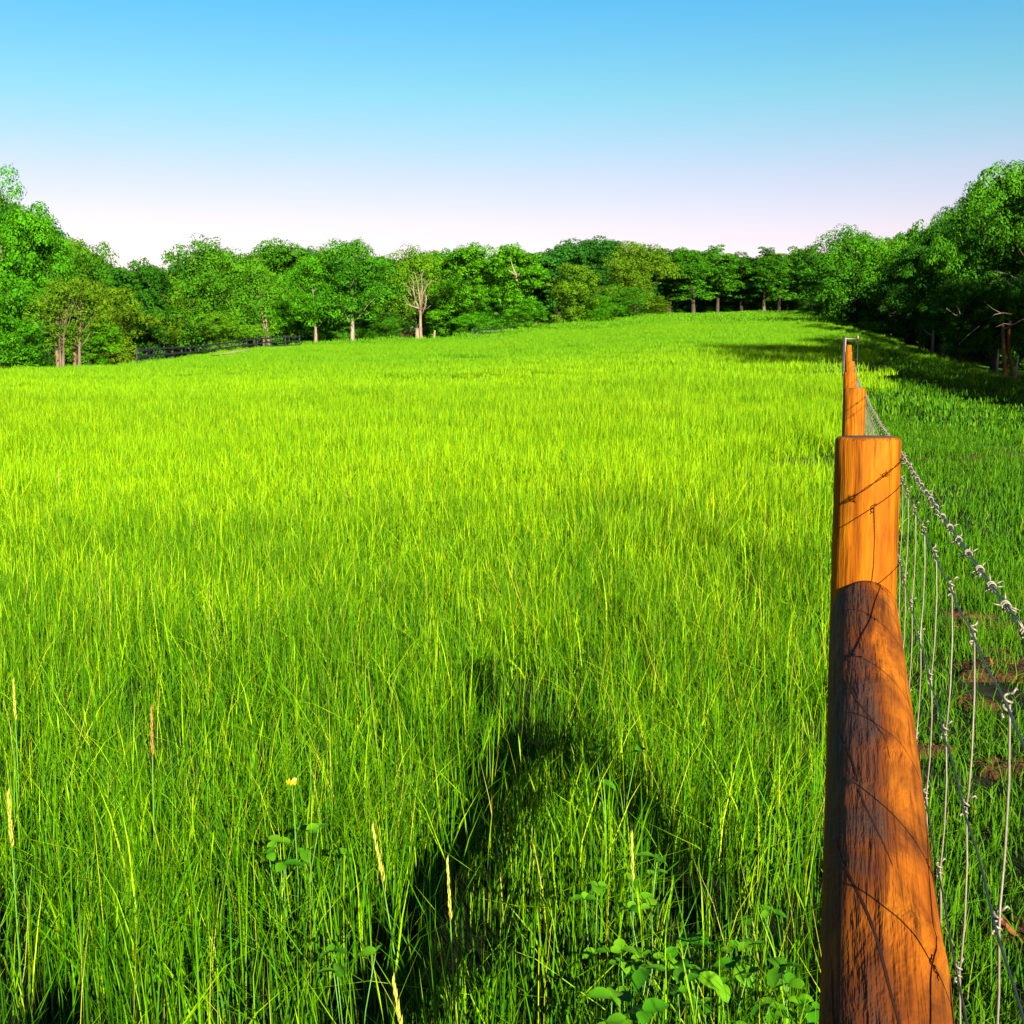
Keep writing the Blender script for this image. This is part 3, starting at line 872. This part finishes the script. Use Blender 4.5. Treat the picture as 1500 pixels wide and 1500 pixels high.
bare('', '', '', 757, 146, [(.13, [(757, 412), (756, 402), (751, 390), (748, 378)]), (.10, [(756, 404), (749, 399), (744, 396)]), (.09, [(757, 408), (761, 401)])], .15, BONE, [],
     parent=root_of('bare dead branch showing'))
tw = root_of('two bare pale leaning stems')
bare('', '', '', 386, 131, [(.13, [(394, 512), (388, 480), (384, 455), (379, 440), (378, 425)]), (.11, [(394, 512), (392, 480), (389, 450), (386, 432), (385, 424)])], .16, BONE, [], twigs=2, parent=tw, part='bare_stem')
t1 = root_of('sunlit straight trunk'); t2 = root_of('forked pale trunk right')
bare('', '', '', 78, 66, [(.08, [(78, 462), (70, 440), (62, 436)])], .10, (.26, .19, .10), [(80, 545), (78, 500), (77, 465), (77, 450)], parent=t1, part='lit_stem')
bare('', '', '', 105, 67, [(.09, [(107, 470), (110, 455), (116, 444)]), (.08, [(107, 470), (104, 452), (106, 440)])], .10, (.24, .17, .09), [(104, 545), (106, 500), (107, 470)], twigs=2, parent=t2, part='lit_stem')
# right hand wood: split sunlit trunks, pale limbs in the shade
bare('tree_snag', 'sunlit orange split trunk with a dark notch at the right wood edge', 'tree trunk', 1478, 79, [], .15, (.34, .16, .055), [(1479, 560), (1477, 540), (1475, 522), (1472, 485), (1470, 455)])
bare('tree_snag', 'leaning brown split trunk right of the orange one', 'tree trunk', 1486, 79.5, [], .15, (.24, .125, .045), [(1491, 562), (1488, 540), (1483, 522), (1480, 490), (1481, 450)])
bare('tree_snag', 'thin white stem left of the sunlit split trunks', 'tree trunk', 1467, 75, [], .06, (.45, .38, .36), [(1467, 560), (1466, 530), (1467, 512)])
bare('tree_snag', 'thin white stem right of the sunlit split trunks', 'tree trunk', 1495, 75, [], .06, (.45, .38, .36), [(1493, 560), (1495, 535), (1497, 520)])
bare('bare_tree', 'small pale forked sapling in the dark right wood', 'tree', 1369, 88, [(.07, [(1369, 492), (1374, 488), (1375, 483)]), (.07, [(1369, 492), (1364, 487), (1363, 482)])], .11, BONE, [(1368, 512), (1369, 498), (1369, 484)])
hi = root_of('highest tree of the right'); sp = root_of('low dark tree overhanging')
bare('', '', '', 1480, 73, [(.045, [(1474, 482), (1484, 475), (1490, 469), (1503, 468)]), (.035, [(1484, 475), (1474, 474), (1463, 479)]), (.040, [(1484, 460), (1474, 458), (1464, 460), (1460, 466)]),
      (.040, [(1484, 420), (1470, 408), (1462, 412), (1448, 417)]), (.035, [(1500, 415), (1475, 402), (1452, 398)])], .12, (.30, .24, .19), [], twigs=1, parent=hi)
bare('', '', '', 1395, 73, [(.040, [(1388, 452), (1397, 456), (1408, 461), (1419, 460)]), (.030, [(1408, 460), (1412, 452), (1414, 445)]), (.035, [(1436, 478), (1420, 490), (1404, 505)])], .14, (.24, .20, .17), [], parent=sp)

# ------------------------------------------------------------------ wire fence
def fp(s, off=0.0, z=0.0):
    """point on the fence line: s metres beyond the tall near post, off to the right, z above the level there"""
    p = P0 + FD * s + FN * off
    return Vector((p.x, p.y, z))
def fz(s):
    p = P0 + FD * s
    return gz(p.x, p.y)
POST_S = [-3.03, 0.0, 4.85, 9.85, 14.9, 19.9, 25.0]
POST_H = [1.34, 1.36, 1.365, 1.375, 1.37, 1.38, 1.37]
fence = empty('wire_fence', tuple(fp(0, 0, fz(0))))
tag(fence, 'woven wire and barbed wire fence on round orange wooden posts', 'fence')
inv = Vector(fence.location)
def log_mesh(length, r0, r1, seed, sides=44, rings=60, knots=(), end_bevel=.006, rough=.02, flare=0.0):
    rs = np.random.default_rng(seed)
    ph = rs.uniform(0, 6.28, 8)
    V, F = [], []
    zs = [0, .0] + list(np.linspace(0, length, rings)) + [length, length]
    for i, z in enumerate(zs):
        rr = r0 + (r1 - r0) * z / length
        inset = end_bevel if i in (1, len(zs) - 2) else 0
        zz = z
        if i == 0: rr = 0.0
        if i == len(zs) - 1: rr = 0.0
        if 2 <= i <= len(zs) - 3:
            if i == 2: zz = end_bevel
            if i == len(zs) - 3: zz = length - end_bevel
        for k in range(sides):
            a = 2 * math.pi * k / sides
            q = 1 + rough * (math.sin(2 * a + ph[0] + z * 1.1) * .7 + math.sin(3 * a + ph[1] - z * 2.3) * .5 + math.sin(z * 5.1 + ph[2]) * .5 + math.sin(z * 9.7 + a + ph[3]) * .3)
            kb = 0
            for (kz, ka, kr, kh) in knots:
                da = (a - ka + math.pi) % (2 * math.pi) - math.pi
                d2 = ((z - kz) / kr) ** 2 + (da * r0 / kr) ** 2
                kb += kh * math.exp(-d2 * 1.6)
            rad = (rr * q + kb - inset) if rr > 0 else 0
            V.append((math.cos(a) * rad, math.sin(a) * rad, zz))
    n = len(zs)
    for i in range(n - 1):
        for k in range(sides):
            k2 = (k + 1) % sides
            F.append((i * sides + k, i * sides + k2, (i + 1) * sides + k2, (i + 1) * sides + k))
    return mesh_from('post', V, F, True)
for i, (s, h) in enumerate(zip(POST_S, POST_H)):
    r_ = .0665 if i < 2 else .064
    me = log_mesh(h + .3, r_ * 1.02, r_ * .985, 40 + i, rings=24, rough=.008)
    me.materials.append(M_POST); me.materials.append(M_END)
    for pl in me.polygons:
        if pl.normal.z > .8: pl.material_index = 1
    o = new_obj('fence_post', me, fence)
    p = fp(s, 0, fz(s) - .3)
    o.location = p - inv
    o.rotation_euler = (0, (0, -.002, .003, -.004, .003, -.003, .002)[i], 0)
# slanting brace log from the tall near post down to the post at the camera
za, zb = CAM_H - .485, CAM_H - .825
A = fp(-.066, 0, za); B = fp(POST_S[0] + .066, .012, zb)
L_ = (A - B).length
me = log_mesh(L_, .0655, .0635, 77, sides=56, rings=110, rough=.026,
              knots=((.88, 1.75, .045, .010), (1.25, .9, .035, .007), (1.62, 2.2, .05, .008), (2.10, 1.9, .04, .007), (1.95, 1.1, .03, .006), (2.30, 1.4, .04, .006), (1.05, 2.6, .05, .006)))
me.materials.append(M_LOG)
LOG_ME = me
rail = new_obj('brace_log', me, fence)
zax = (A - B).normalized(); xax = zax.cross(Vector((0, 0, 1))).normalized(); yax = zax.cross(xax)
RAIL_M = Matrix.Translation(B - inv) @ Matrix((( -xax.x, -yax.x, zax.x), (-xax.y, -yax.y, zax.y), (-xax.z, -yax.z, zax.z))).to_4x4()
rail.matrix_local = RAIL_M
wa = me.attributes.new('weather_shade', 'FLOAT', 'POINT'); wd_ = (FN * -.70 + Vector((0, 0, .71)))  # upper left of the log: its shaded side painted in, along with weathering
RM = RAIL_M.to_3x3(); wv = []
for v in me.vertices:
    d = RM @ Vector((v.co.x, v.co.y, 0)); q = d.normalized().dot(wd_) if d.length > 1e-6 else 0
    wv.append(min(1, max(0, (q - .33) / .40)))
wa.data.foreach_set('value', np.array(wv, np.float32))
# drying cracks run along and round the log
def crack(z0, z1, a0, a1, wdt, seed):
    rs = np.random.default_rng(seed); b = MB(); n = 16; ph = rs.uniform(0, 6)
    pa = []
    for i in range(n):
        t_ = i / (n - 1); z = z0 + (z1 - z0) * t_; a = a0 + (a1 - a0) * t_ + .05 * math.sin(9 * t_ + ph)
        pa.append((z, a, wdt * math.sin(math.pi * min(1, max(0.03, t_))) ** .6))
    vv = []
    for (z, a, ww) in pa:
        rr = .0655
        # rides the surface of the log
        best = rr
        vv.append((z, a, ww, best))
    return vv
from mathutils.bvhtree import BVHTree
lbv = BVHTree.FromPolygons([v.co for v in me.vertices], [tuple(p.vertices) for p in me.polygons])
def surf(z, a):
    d = Vector((math.cos(a), math.sin(a), 0))
    h = lbv.ray_cast(Vector((0, 0, z)) + d * .3, -d)
    return (h[0], d) if h[0] else (Vector((0, 0, z)) + d * .066, d)
for k, (z0, z1, a0, a1, wd) in enumerate(((.95, 1.45, 2.35, .75, .0020), (1.35, 1.85, 2.0, .70, .0017), (1.75, 2.2, 1.7, .65, .0014), (.9, 2.0, 2.9, 2.75, .0022), (2.05, 2.40, 1.9, .8, .0013), (1.15, 1.6, 1.25, .55, .0013), (.8, 1.2, 1.9, .9, .0016))):
    b = MB(); prev = None
    for (z, a, ww, _) in crack(z0, z1, a0, a1, wd, k):
        p, d = surf(z, a)
        tdir = Vector((-d.y, d.x, 0)) * .8 + Vector((0, 0, .6)); tdir.normalize()
        l, r2 = p + d * .0006 - tdir * ww, p + d * .0006 + tdir * ww
        if prev: b.poly([prev[0], prev[1], r2, l])
        prev = (l, r2)
    b.build('crack', M_CRACK, rail)

# wires: the right face of the posts carries one barbed strand and a woven mesh
WOFF = .069
S0, S1 = -3.03, 25.0
HB = CAM_H - .183
LINE_H = [CAM_H - .234, CAM_H - .402, CAM_H - .568, CAM_H - .735, CAM_H - .90, CAM_H - 1.06, CAM_H - 1.21, CAM_H - 1.35]
def sag(s):
    for a_, b_ in zip(POST_S[:-1], POST_S[1:]):
        if a_ <= s <= b_:
            t_ = (s - a_) / (b_ - a_); return -4 * t_ * (1 - t_) * (.012 if b_ - a_ > 3 else .004)
    return 0
def wpt(s, h, dx=0.0, dz=0.0):
    return fp(s, WOFF + dx, h + fz(s) + sag(s) + dz) - inv
bw = MB()
ss = np.concatenate([np.arange(S0, 6, .012), np.arange(6, 12, .04), np.arange(12, S1, .2)])
for ph in (0, math.pi):
    bw.tube([wpt(s, HB, .0082 * max(0, -s) + .0015 * math.cos(s * 75 + ph), .0015 * math.sin(s * 75 + ph)) for s in ss], .00095, 5)
barbed = bw.build('barbed_wire', M_WIRE_D, fence)
def barb_mesh(seed):
    rs = random.Random(seed); b = MB()
    # two turns round the strands along local X, four cut points
    for s0 in (-.0045, .0045):
        coil = []
        for i in range(19):
            a = i / 18 * 2.3 * math.pi; coil.append((s0 + .004 * (i / 18 - .5), .0036 * math.cos(a), .0036 * math.sin(a)))
        b.tube(coil, .0009, 4)
        for sgn in (-1, 1):
            a = rs.uniform(0, 6.28); d = Vector((rs.uniform(-.25, .25), math.cos(a), math.sin(a)))
            ln = rs.uniform(.009, .0135)
            b.tube([d * .004 + Vector((s0, 0, 0)), d * ln * .6 + Vector((s0, 0, 0)), d * ln + Vector((s0, 0, 0))], [.0009, .0009, .0002], 4)
    return b.mesh('barb', M_WIRE)
BARBS = [barb_mesh(i) for i in range(7)]
s = -2.2; i = 0
while s < 15 and i < 170:
    o = new_obj('barb', BARBS[i % 7], barbed)
    o.location = wpt(s, HB, .0082 * max(0, -s))
    o.rotation_euler = (random.uniform(0, 6.28), 0, math.atan2(FD.y, FD.x))
    s += random.uniform(.092, .112); i += 1
for h in LINE_H:
    b = MB()
    s2 = np.concatenate([np.arange(S0, 5, .03), np.arange(5, 10, .12), np.arange(10, S1, .4)])
    b.tube([wpt(s, h, .0006 * math.sin(s * 25 + h * 9), .0013 * math.sin(s * 25.1 + h * 20)) for s in s2], .0011, 5)
    b.build('line_wire', M_WIRE_D, fence)
def knot_mesh():
    b = MB(); c = []
    for i in range(34):
        a = i / 33 * 5.2 * math.pi; c.append((.0030 * math.cos(a), .0028 * math.sin(a), .008 - i / 33 * .019))
    b.tube(c, .0011, 5)
    b.tube([(.003, 0, .008), (.006, .002, .011), (.008, .003, .009)], [.0011, .0011, .0008], 5)
    return b.mesh('wire_knot', M_WIRE)
KM = knot_mesh()
s = -1.9; n_kn = 0
ST0 = (.908 / .9655 - 2.54 / .9655)          # stay seen nearest the lower right corner
k0 = int((-2.3 - ST0) / .2548)
for k in range(k0, k0 + 68):
    s = ST0 + k * .2548
    b = MB(); path = []
    for j, h in enumerate(LINE_H):
        kick = random.uniform(-.006, .006)
        path.append(wpt(s + kick, h, .003))
        if j + 1 < len(LINE_H):
            h2 = LINE_H[j + 1]
            for f in (.08, .35, .7, .93):
                path.append(wpt(s + kick * (1 - f) + .004 * math.sin(f * 3 + k + j), h + (h2 - h) * f, .003 + .003 * math.sin(f * 3.14)))
    b.tube(path, .0011, 5)
    st = b.build('stay_wire', M_WIRE, fence)
    for j, h in enumerate(LINE_H):
        if k - k0 < 34:
            o = new_obj('wire_knot', KM, st); o.location = wpt(s, h, .002); o.rotation_euler = (random.uniform(-.2, .2), random.uniform(-.2, .2), random.uniform(-.8, .8))
# staples on the posts
stm = MB().tube([(0, -.012, 0), (.007, -.010, 0), (.007, .010, 0), (0, .012, 0)], .0014, 5).mesh('staple', M_WIRE)
for sp in POST_S[:4]:
    for h in [HB] + LINE_H:
        o = new_obj('staple', stm, fence); o.location = wpt(sp, h, -.004); o.rotation_euler = (.2, 0, -FA)

# pole gate at the far end of the fence
gp = Vector((px_x(1238, 33.0, 2), 33.0, 0)); gp.z = gz(gp.x, gp.y)
gate = empty('pole_gate', tuple(gp)); tag(gate, 'thin pale pole frame standing past the last round fence post', 'gate')
top = py_z(494.5, 33.0) - gp.z
MB().tube([(0, 0, -.3), (0, 0, top)], .02, 8).build('gate_post', M_GREYWOOD, gate)
far = Vector((px_x(1256, 35.0, 2), 35.0, 0)); fzz = gz(far.x, far.y); ft = py_z(495.5, 35.0) - gp.z
MB().tube([(far.x - gp.x, far.y - gp.y, fzz - gp.z - .3), (far.x - gp.x, far.y - gp.y, ft - .03)], .012, 8).build('gate_post', M_BLACK, gate)
MB().tube([(far.x - gp.x, far.y - gp.y, ft - .05), (far.x - gp.x, far.y - gp.y, ft + .07)], .024, 8).build('gate_stub', M_GREYWOOD, gate)
MB().tube([(.0, .03, top - .03), (far.x - gp.x, far.y - gp.y - .03, ft - .02)], .016, 8).build('gate_bar', M_GREYWOOD, gate)
MB().tube([(-.06, -.03, -.3), (-.06, -.03, top + .04)], .018, 8).build('back_pole', M_BLACK, gate)

# black board fences along the left edge of the field
def board_fence(label, ctrl, spacing, h=1.25):
    """ctrl: photo column and distance along the run"""
    pts_ = [Vector((px_x(px, Y, 3), Y, 0)) for px, Y in ctrl]
    out = []; carry = 0
    for a, b in zip(pts_[:-1], pts_[1:]):
        d = (b - a); n = d.length; t_ = carry
        while t_ < n:
            out.append(a + d * (t_ / n)); t_ += spacing
        carry = t_ - n
    for p in out: p.z = gz(p.x, p.y)
    root = empty('board_fence', tuple(out[0])); o0 = out[0]
    tag(root, label, 'fence')
    pm = MB().box((0, 0, h / 2 - .15), (.09, .09, h + .3)).mesh('post', M_BLACK, False)
    for p in out:
        o = new_obj('post', pm, root); o.location = p - o0
    for a, b in zip(out[:-1], out[1:]):
        d = b - a; ang = math.atan2(d.y, d.x); pit = -math.atan2(d.z, Vector((d.x, d.y)).length)
        M = Matrix.Rotation(ang, 3, 'Z') @ Matrix.Rotation(pit, 3, 'Y')
        side = M @ Vector((0, -.062, 0))
        for zz in (.32, .70, 1.10):
            q = MB().box((0, 0, 0), (d.length - .006, .03, .115), M)
            o = q.build('rail', M_BLACK, root, False); o.location = (a + b) / 2 - o0 + side + Vector((0, 0, zz))
board_fence('long black board fence at left running beneath the dome shaped tree', ((200, 77), (250, 88), (290, 97), (340, 108), (385, 116), (440, 123)), 2.9)
board_fence('short black board fence bending below the bright leafy pair of trees', ((692, 139), (712, 145), (733, 150), (760, 153), (790, 158)), 2.4)

# ------------------------------------------------------------------ barn, track, plants close by
bx = px_x(594, 182, 8); bz = gz(bx, 182)
barn = empty('red_barn', (bx, 182, bz), .25); barn.scale = (.62, .62, .60); tag(barn, 'small red barn glimpsed behind the bare pale limbed tree', 'barn')
MB().box((0, 0, 1.3), (7, 5, 3.2)).build('wall', M_RED, barn, False)
rb = MB()
rb.poly([(-3.8, -2.8, 2.75), (3.8, -2.8, 2.75), (3.8, 0, 4.3), (-3.8, 0, 4.3)]); rb.poly([(3.8, 2.8, 2.75), (-3.8, 2.8, 2.75), (-3.8, 0, 4.3), (3.8, 0, 4.3)])
rb.poly([(-3.8, -2.8, 2.65), (-3.8, 0, 4.2), (3.8, 0, 4.2), (3.8, -2.8, 2.65)]); rb.poly([(3.8, 2.8, 2.65), (3.8, 0, 4.2), (-3.8, 0, 4.2), (-3.8, 2.8, 2.65)])
rb.build('roof', M_ROOF, barn, False)
for xx in (-2.0, 1.6):
    wn = MB().box((xx, -2.53, 1.6), (.9, .06, 1.0)).build('window', M_BLACK, barn, False)
    f = MB()
    for dx, dz, sx_, sz_ in ((-.5, 0, .1, 1.2), (.5, 0, .1, 1.2), (0, .55, .9, .1), (0, -.55, .9, .1)):
        f.box((xx + dx, -2.54, 1.6 + dz), (sx_, .1, sz_))
    f.build('frame', M_TRIM, wn, False)
dr = MB().box((-.2, -2.53, .9), (1.1, .06, 2.1)).build('door', M_TRIM, barn, False)

def strip(name, ctrl, wdt, mat):
    V, F = [], []
    for i, (px, Y) in enumerate(ctrl):
        X = px_x(px, Y, 3)
        for sgn in (-1, 1):
            x, y = X + sgn * wdt * .25, Y + sgn * wdt * .5
            V.append((x, y, gz(x, y) + .27))
        if i: F.append((2 * i - 2, 2 * i - 1, 2 * i + 1, 2 * i))
    b = len(V); V2 = [(x, y, z - .6) for x, y, z in V]
    for i in range(len(ctrl) - 1):
        F.append((2 * i, 2 * i + 2, b + 2 * i + 2, b + 2 * i)); F.append((2 * i + 3, 2 * i + 1, b + 2 * i + 1, b + 2 * i + 3))
    o = new_obj(name, mesh_from(name, V + V2, F), None, mat); tag(o, kind='structure')
strip('dry_bank', ((728, 118), (738, 125), (750, 133), (762, 139)), 2.2, M_PATH)
strip('dry_bank', ((322, 82), (338, 88), (354, 94)), 1.6, M_PATH)

def leaf_blade(L, Wd, bend, n=6, notch=0.0):
    """a small broad leaf with a folded midrib, its foot at the origin, pointing along +X"""
    V, F, T = [], [], []
    for i in range(n + 1):
        t_ = i / n; ww = Wd * (math.sin(math.pi * min(1, t_ * .9 + .08)) ** .7) * (1 if i < n else .25 + notch)
        z = bend * t_ * t_ * L
        V += [(t_ * L, -ww / 2, z + ww * .16), (t_ * L, 0, z), (t_ * L, ww / 2, z + ww * .16)]
    for i in range(n):
        b = 3 * i
        F += [(b, b + 3, b + 4, b + 1), (b + 1, b + 4, b + 5, b + 2)]
    me = quad_mesh('leaf', np.array(V), np.array(F), np.full(len(V), .5), True)
    return me
def with_tint(me, v):
    m2 = me.copy(); m2.attributes['tint'].data.foreach_set('value', np.full(len(m2.vertices), v, np.float32)); return m2
LV = []
for v in (.1, .4, .7, 1.0):
    for args in ((.040, .034, -.25), (.055, .040, -.35), (.034, .030, .1)):
        m2 = with_tint(leaf_blade(*args), v); m2.materials.append(M_CLOVER); LV.append(m2)
def clover(px, py, z, n, label, spread=.06, group='broad leaved clover plants in the meadow'):
    p = on_plane(px, py, z); g0 = gz(p.x, p.y)
    root = empty('clover_plant', (p.x, p.y, g0), random.uniform(0, 6.28)); tag(root, label, 'plant', group)
    H = z - g0
    for k in range(n):
        a = 2.4 * k + random.uniform(-.4, .4); rr = spread * random.uniform(.3, 1.2); h = H * random.uniform(.72, 1.08)
        tip = Vector((rr * math.cos(a), rr * math.sin(a), h))
        MB().tube([(rr * .2 * math.cos(a), rr * .2 * math.sin(a), 0), tip * .6 + Vector((0, 0, h * .05)), tip], [.0014, .0012, .001], 5).build('stem', M_STEMG, root)
        a0 = random.uniform(0, 6.28)
        for q in range(3):
            o = new_obj('leaf', random.choice(LV), root); o.location = tip
            o.rotation_euler = (random.uniform(-.35, .35), random.uniform(-.45, .25), a0 + q * 2.09)
            s_ = random.uniform(.55, 1.0); o.scale = (s_, s_, s_)
CL = [(945, 1262, .36, 4, 'broad leaved clover highest above the dark gap in the meadow'), (965, 1332, .36, 5, 'large clover clump right of the tall yellow green blade'),
      (925, 1385, .34, 4, 'bright clover below the tall yellow green blade'), (912, 1432, .36, 4, 'yellowish clover lowest of the middle clump'),
      (1055, 1415, .32, 3, 'small clover by itself left of the brace log leaves'), (1135, 1405, .34, 3, 'round leaved clover a little left of the brace log'),
      (1185, 1440, .36, 4, 'large clover leaves touching the left side of the brace log'), (1165, 1460, .33, 3, 'clover low down close by the brace log foot'),
      (985, 1470, .34, 4, 'clover at the bottom edge below the middle clump'), (870, 1320, .34, 3, 'clover left of the tall yellow green blade at the shadow edge'),
      (465, 1205, .36, 3, 'clover with rounded leaves alone in the left meadow'), (430, 1220, .36, 2, 'small clover leaves just left of the rounded left clover'),
      (415, 1260, .34, 2, 'low clover leaves under the left meadow clover'), (900, 1110, .40, 3, 'small far clover just below the top of the shadow'), (1010, 1440, .33, 3, 'clover between the middle clump and the lone small clover'), (1090, 1470, .30, 3, 'clover at the bottom edge below the lone small clover'),
      (1040, 1350, .30, 3, 'clover in the dark gap right of the tallest clover clump'), (890, 1480, .34, 3, 'clover at the bottom edge left of the middle clump'),
      (1110, 1330, .30, 2, 'dark small clover in the post shadow left of the brace log'), (510, 1390, .36, 3, 'pale clover leaves beside the dark shadow at lower left')]
for c in CL: clover(*c)

def stalk(px, py, px0, py0, label, mat, hw=.006, zt=.62):
    """a tall flowering grass stem from its foot to its tip, both read off the photo"""
    t_ = on_plane(px, py, zt); f = Vector((t_.x + (px0 - px) / 1800 * t_.y, t_.y - .05, 0)); f.z = gz(f.x, f.y)
    root = empty('grass_stalk', tuple(f)); tag(root, label, 'grass stalk', 'tall seeding grass stalks')
    d = t_ - f
    path = [d * k + Vector((0, 0, .04 * math.sin(k * 3.14))) for k in (0, .25, .5, .7)]
    MB().tube(path, [.0024, .0022, .0019, .0015], 5).build('stem', M_STEMG, root)
    hb = MB(); n = 22
    p0, p1 = path[-1], d
    hb.tube([p0, p0.lerp(p1, .5), p1], [.0015, .0012, .0006], 4)
    for k in range(n):
        q = p0.lerp(p1, k / n); a = k * 2.4; ww = hw * (1.1 - .6 * k / n)
        o_ = Vector((math.cos(a) * ww, math.sin(a) * ww, .012))
        hb.tube([q, q + o_ * .7 + Vector((0, 0, .003)), q + o_ + Vector((0, 0, .012))], [.0007, .0024, .0004], 4)
    hb.build('seed_head', mat, root)
stalk(12, 1165, 32, 1400, 'thick yellow seeding stalk at the left edge of the meadow', M_STRAW, .0045, .52)
stalk(20, 1000, 30, 1150, 'yellow seeding stalk above the thick one at the left edge', M_STRAW, .004, .52)
stalk(575, 1440, 640, 1530, 'drooping pale seed head at the bottom of the shadow', M_STRAW, .0035, .5)
stalk(545, 1215, 600, 1390, 'yellow green stalk leaning right at the left side of the shadow', M_STRAW, .0035, .5)
stalk(655, 1265, 672, 1400, 'slim pale stalk standing in the dark shadow', M_STRAW, .003, .5)
stalk(222, 1040, 226, 1180, 'rusty brown seeding stalk in the left meadow', M_RUST, .004, .55)
stalk(925, 1215, 930, 1400, 'tall yellow green stalk among the clover leaves', M_STRAW, .003, .5)
stalk(86, 690, 88, 770, 'tall thin yellow stalk far out in the left meadow', M_STRAW, .006, .62)

p = on_plane(428, 1150, .5); g0 = gz(p.x, p.y)
fl = empty('buttercup', (p.x, p.y, g0)); tag(fl, 'single small yellow flower above the left meadow grass', 'flower')
MB().tube([(0, 0, 0), (.01, 0, .25), (0, 0, .5 - g0)], [.0016, .0013, .001], 5).build('stem', M_STEMG, fl)
pm = MB()
for i in range(4):
    t_ = i / 3; ww = .007 * math.sin(.5 + t_ * 2.2); pm.v += [Vector((.004 + .014 * t_, -ww, .006 * t_ * t_)), Vector((.004 + .014 * t_, ww, .006 * t_ * t_))]
    if i: pm.f.append((2 * i - 2, 2 * i - 1, 2 * i + 1, 2 * i))
pmm = pm.mesh('petal', M_YELLOW)
for k in range(5):
    o = new_obj('petal', pmm, fl); o.location = (0, 0, .5 - g0); o.rotation_euler = (.5, -.5, k * 1.257)

# rusty dead leaves on the bare patches right of the fence
dlm = leaf_blade(.034, .020, .7); dlm.materials.append(M_DRYLEAF)
for k, (px, py, lab) in enumerate(((1470, 1362, 'rusty curled dead leaf in the lower right grass'), (1488, 1372, 'second rusty dead leaf right of the lower curled one'),
                                   (1410, 925, 'red brown dead leaf left of the dirt under the barbed wire'), (1492, 932, 'red brown dead leaf at the right edge under the barbed wire'),
                                   (1455, 975, 'brown dead leaf in the middle of the dirt right of the mesh'), (1402, 900, 'small brown dead leaf close by the mesh knots'))):
    p = on_plane(px, py, .06)
    lf = new_obj('fallen_leaf', dlm); lf.location = (p.x, p.y, gz(p.x, p.y) + .06); lf.rotation_euler = (random.uniform(-.5, .5), random.uniform(-.6, .2), random.uniform(0, 6.28))
    tag(lf, lab, 'leaf', 'fallen leaves on the bare patches')
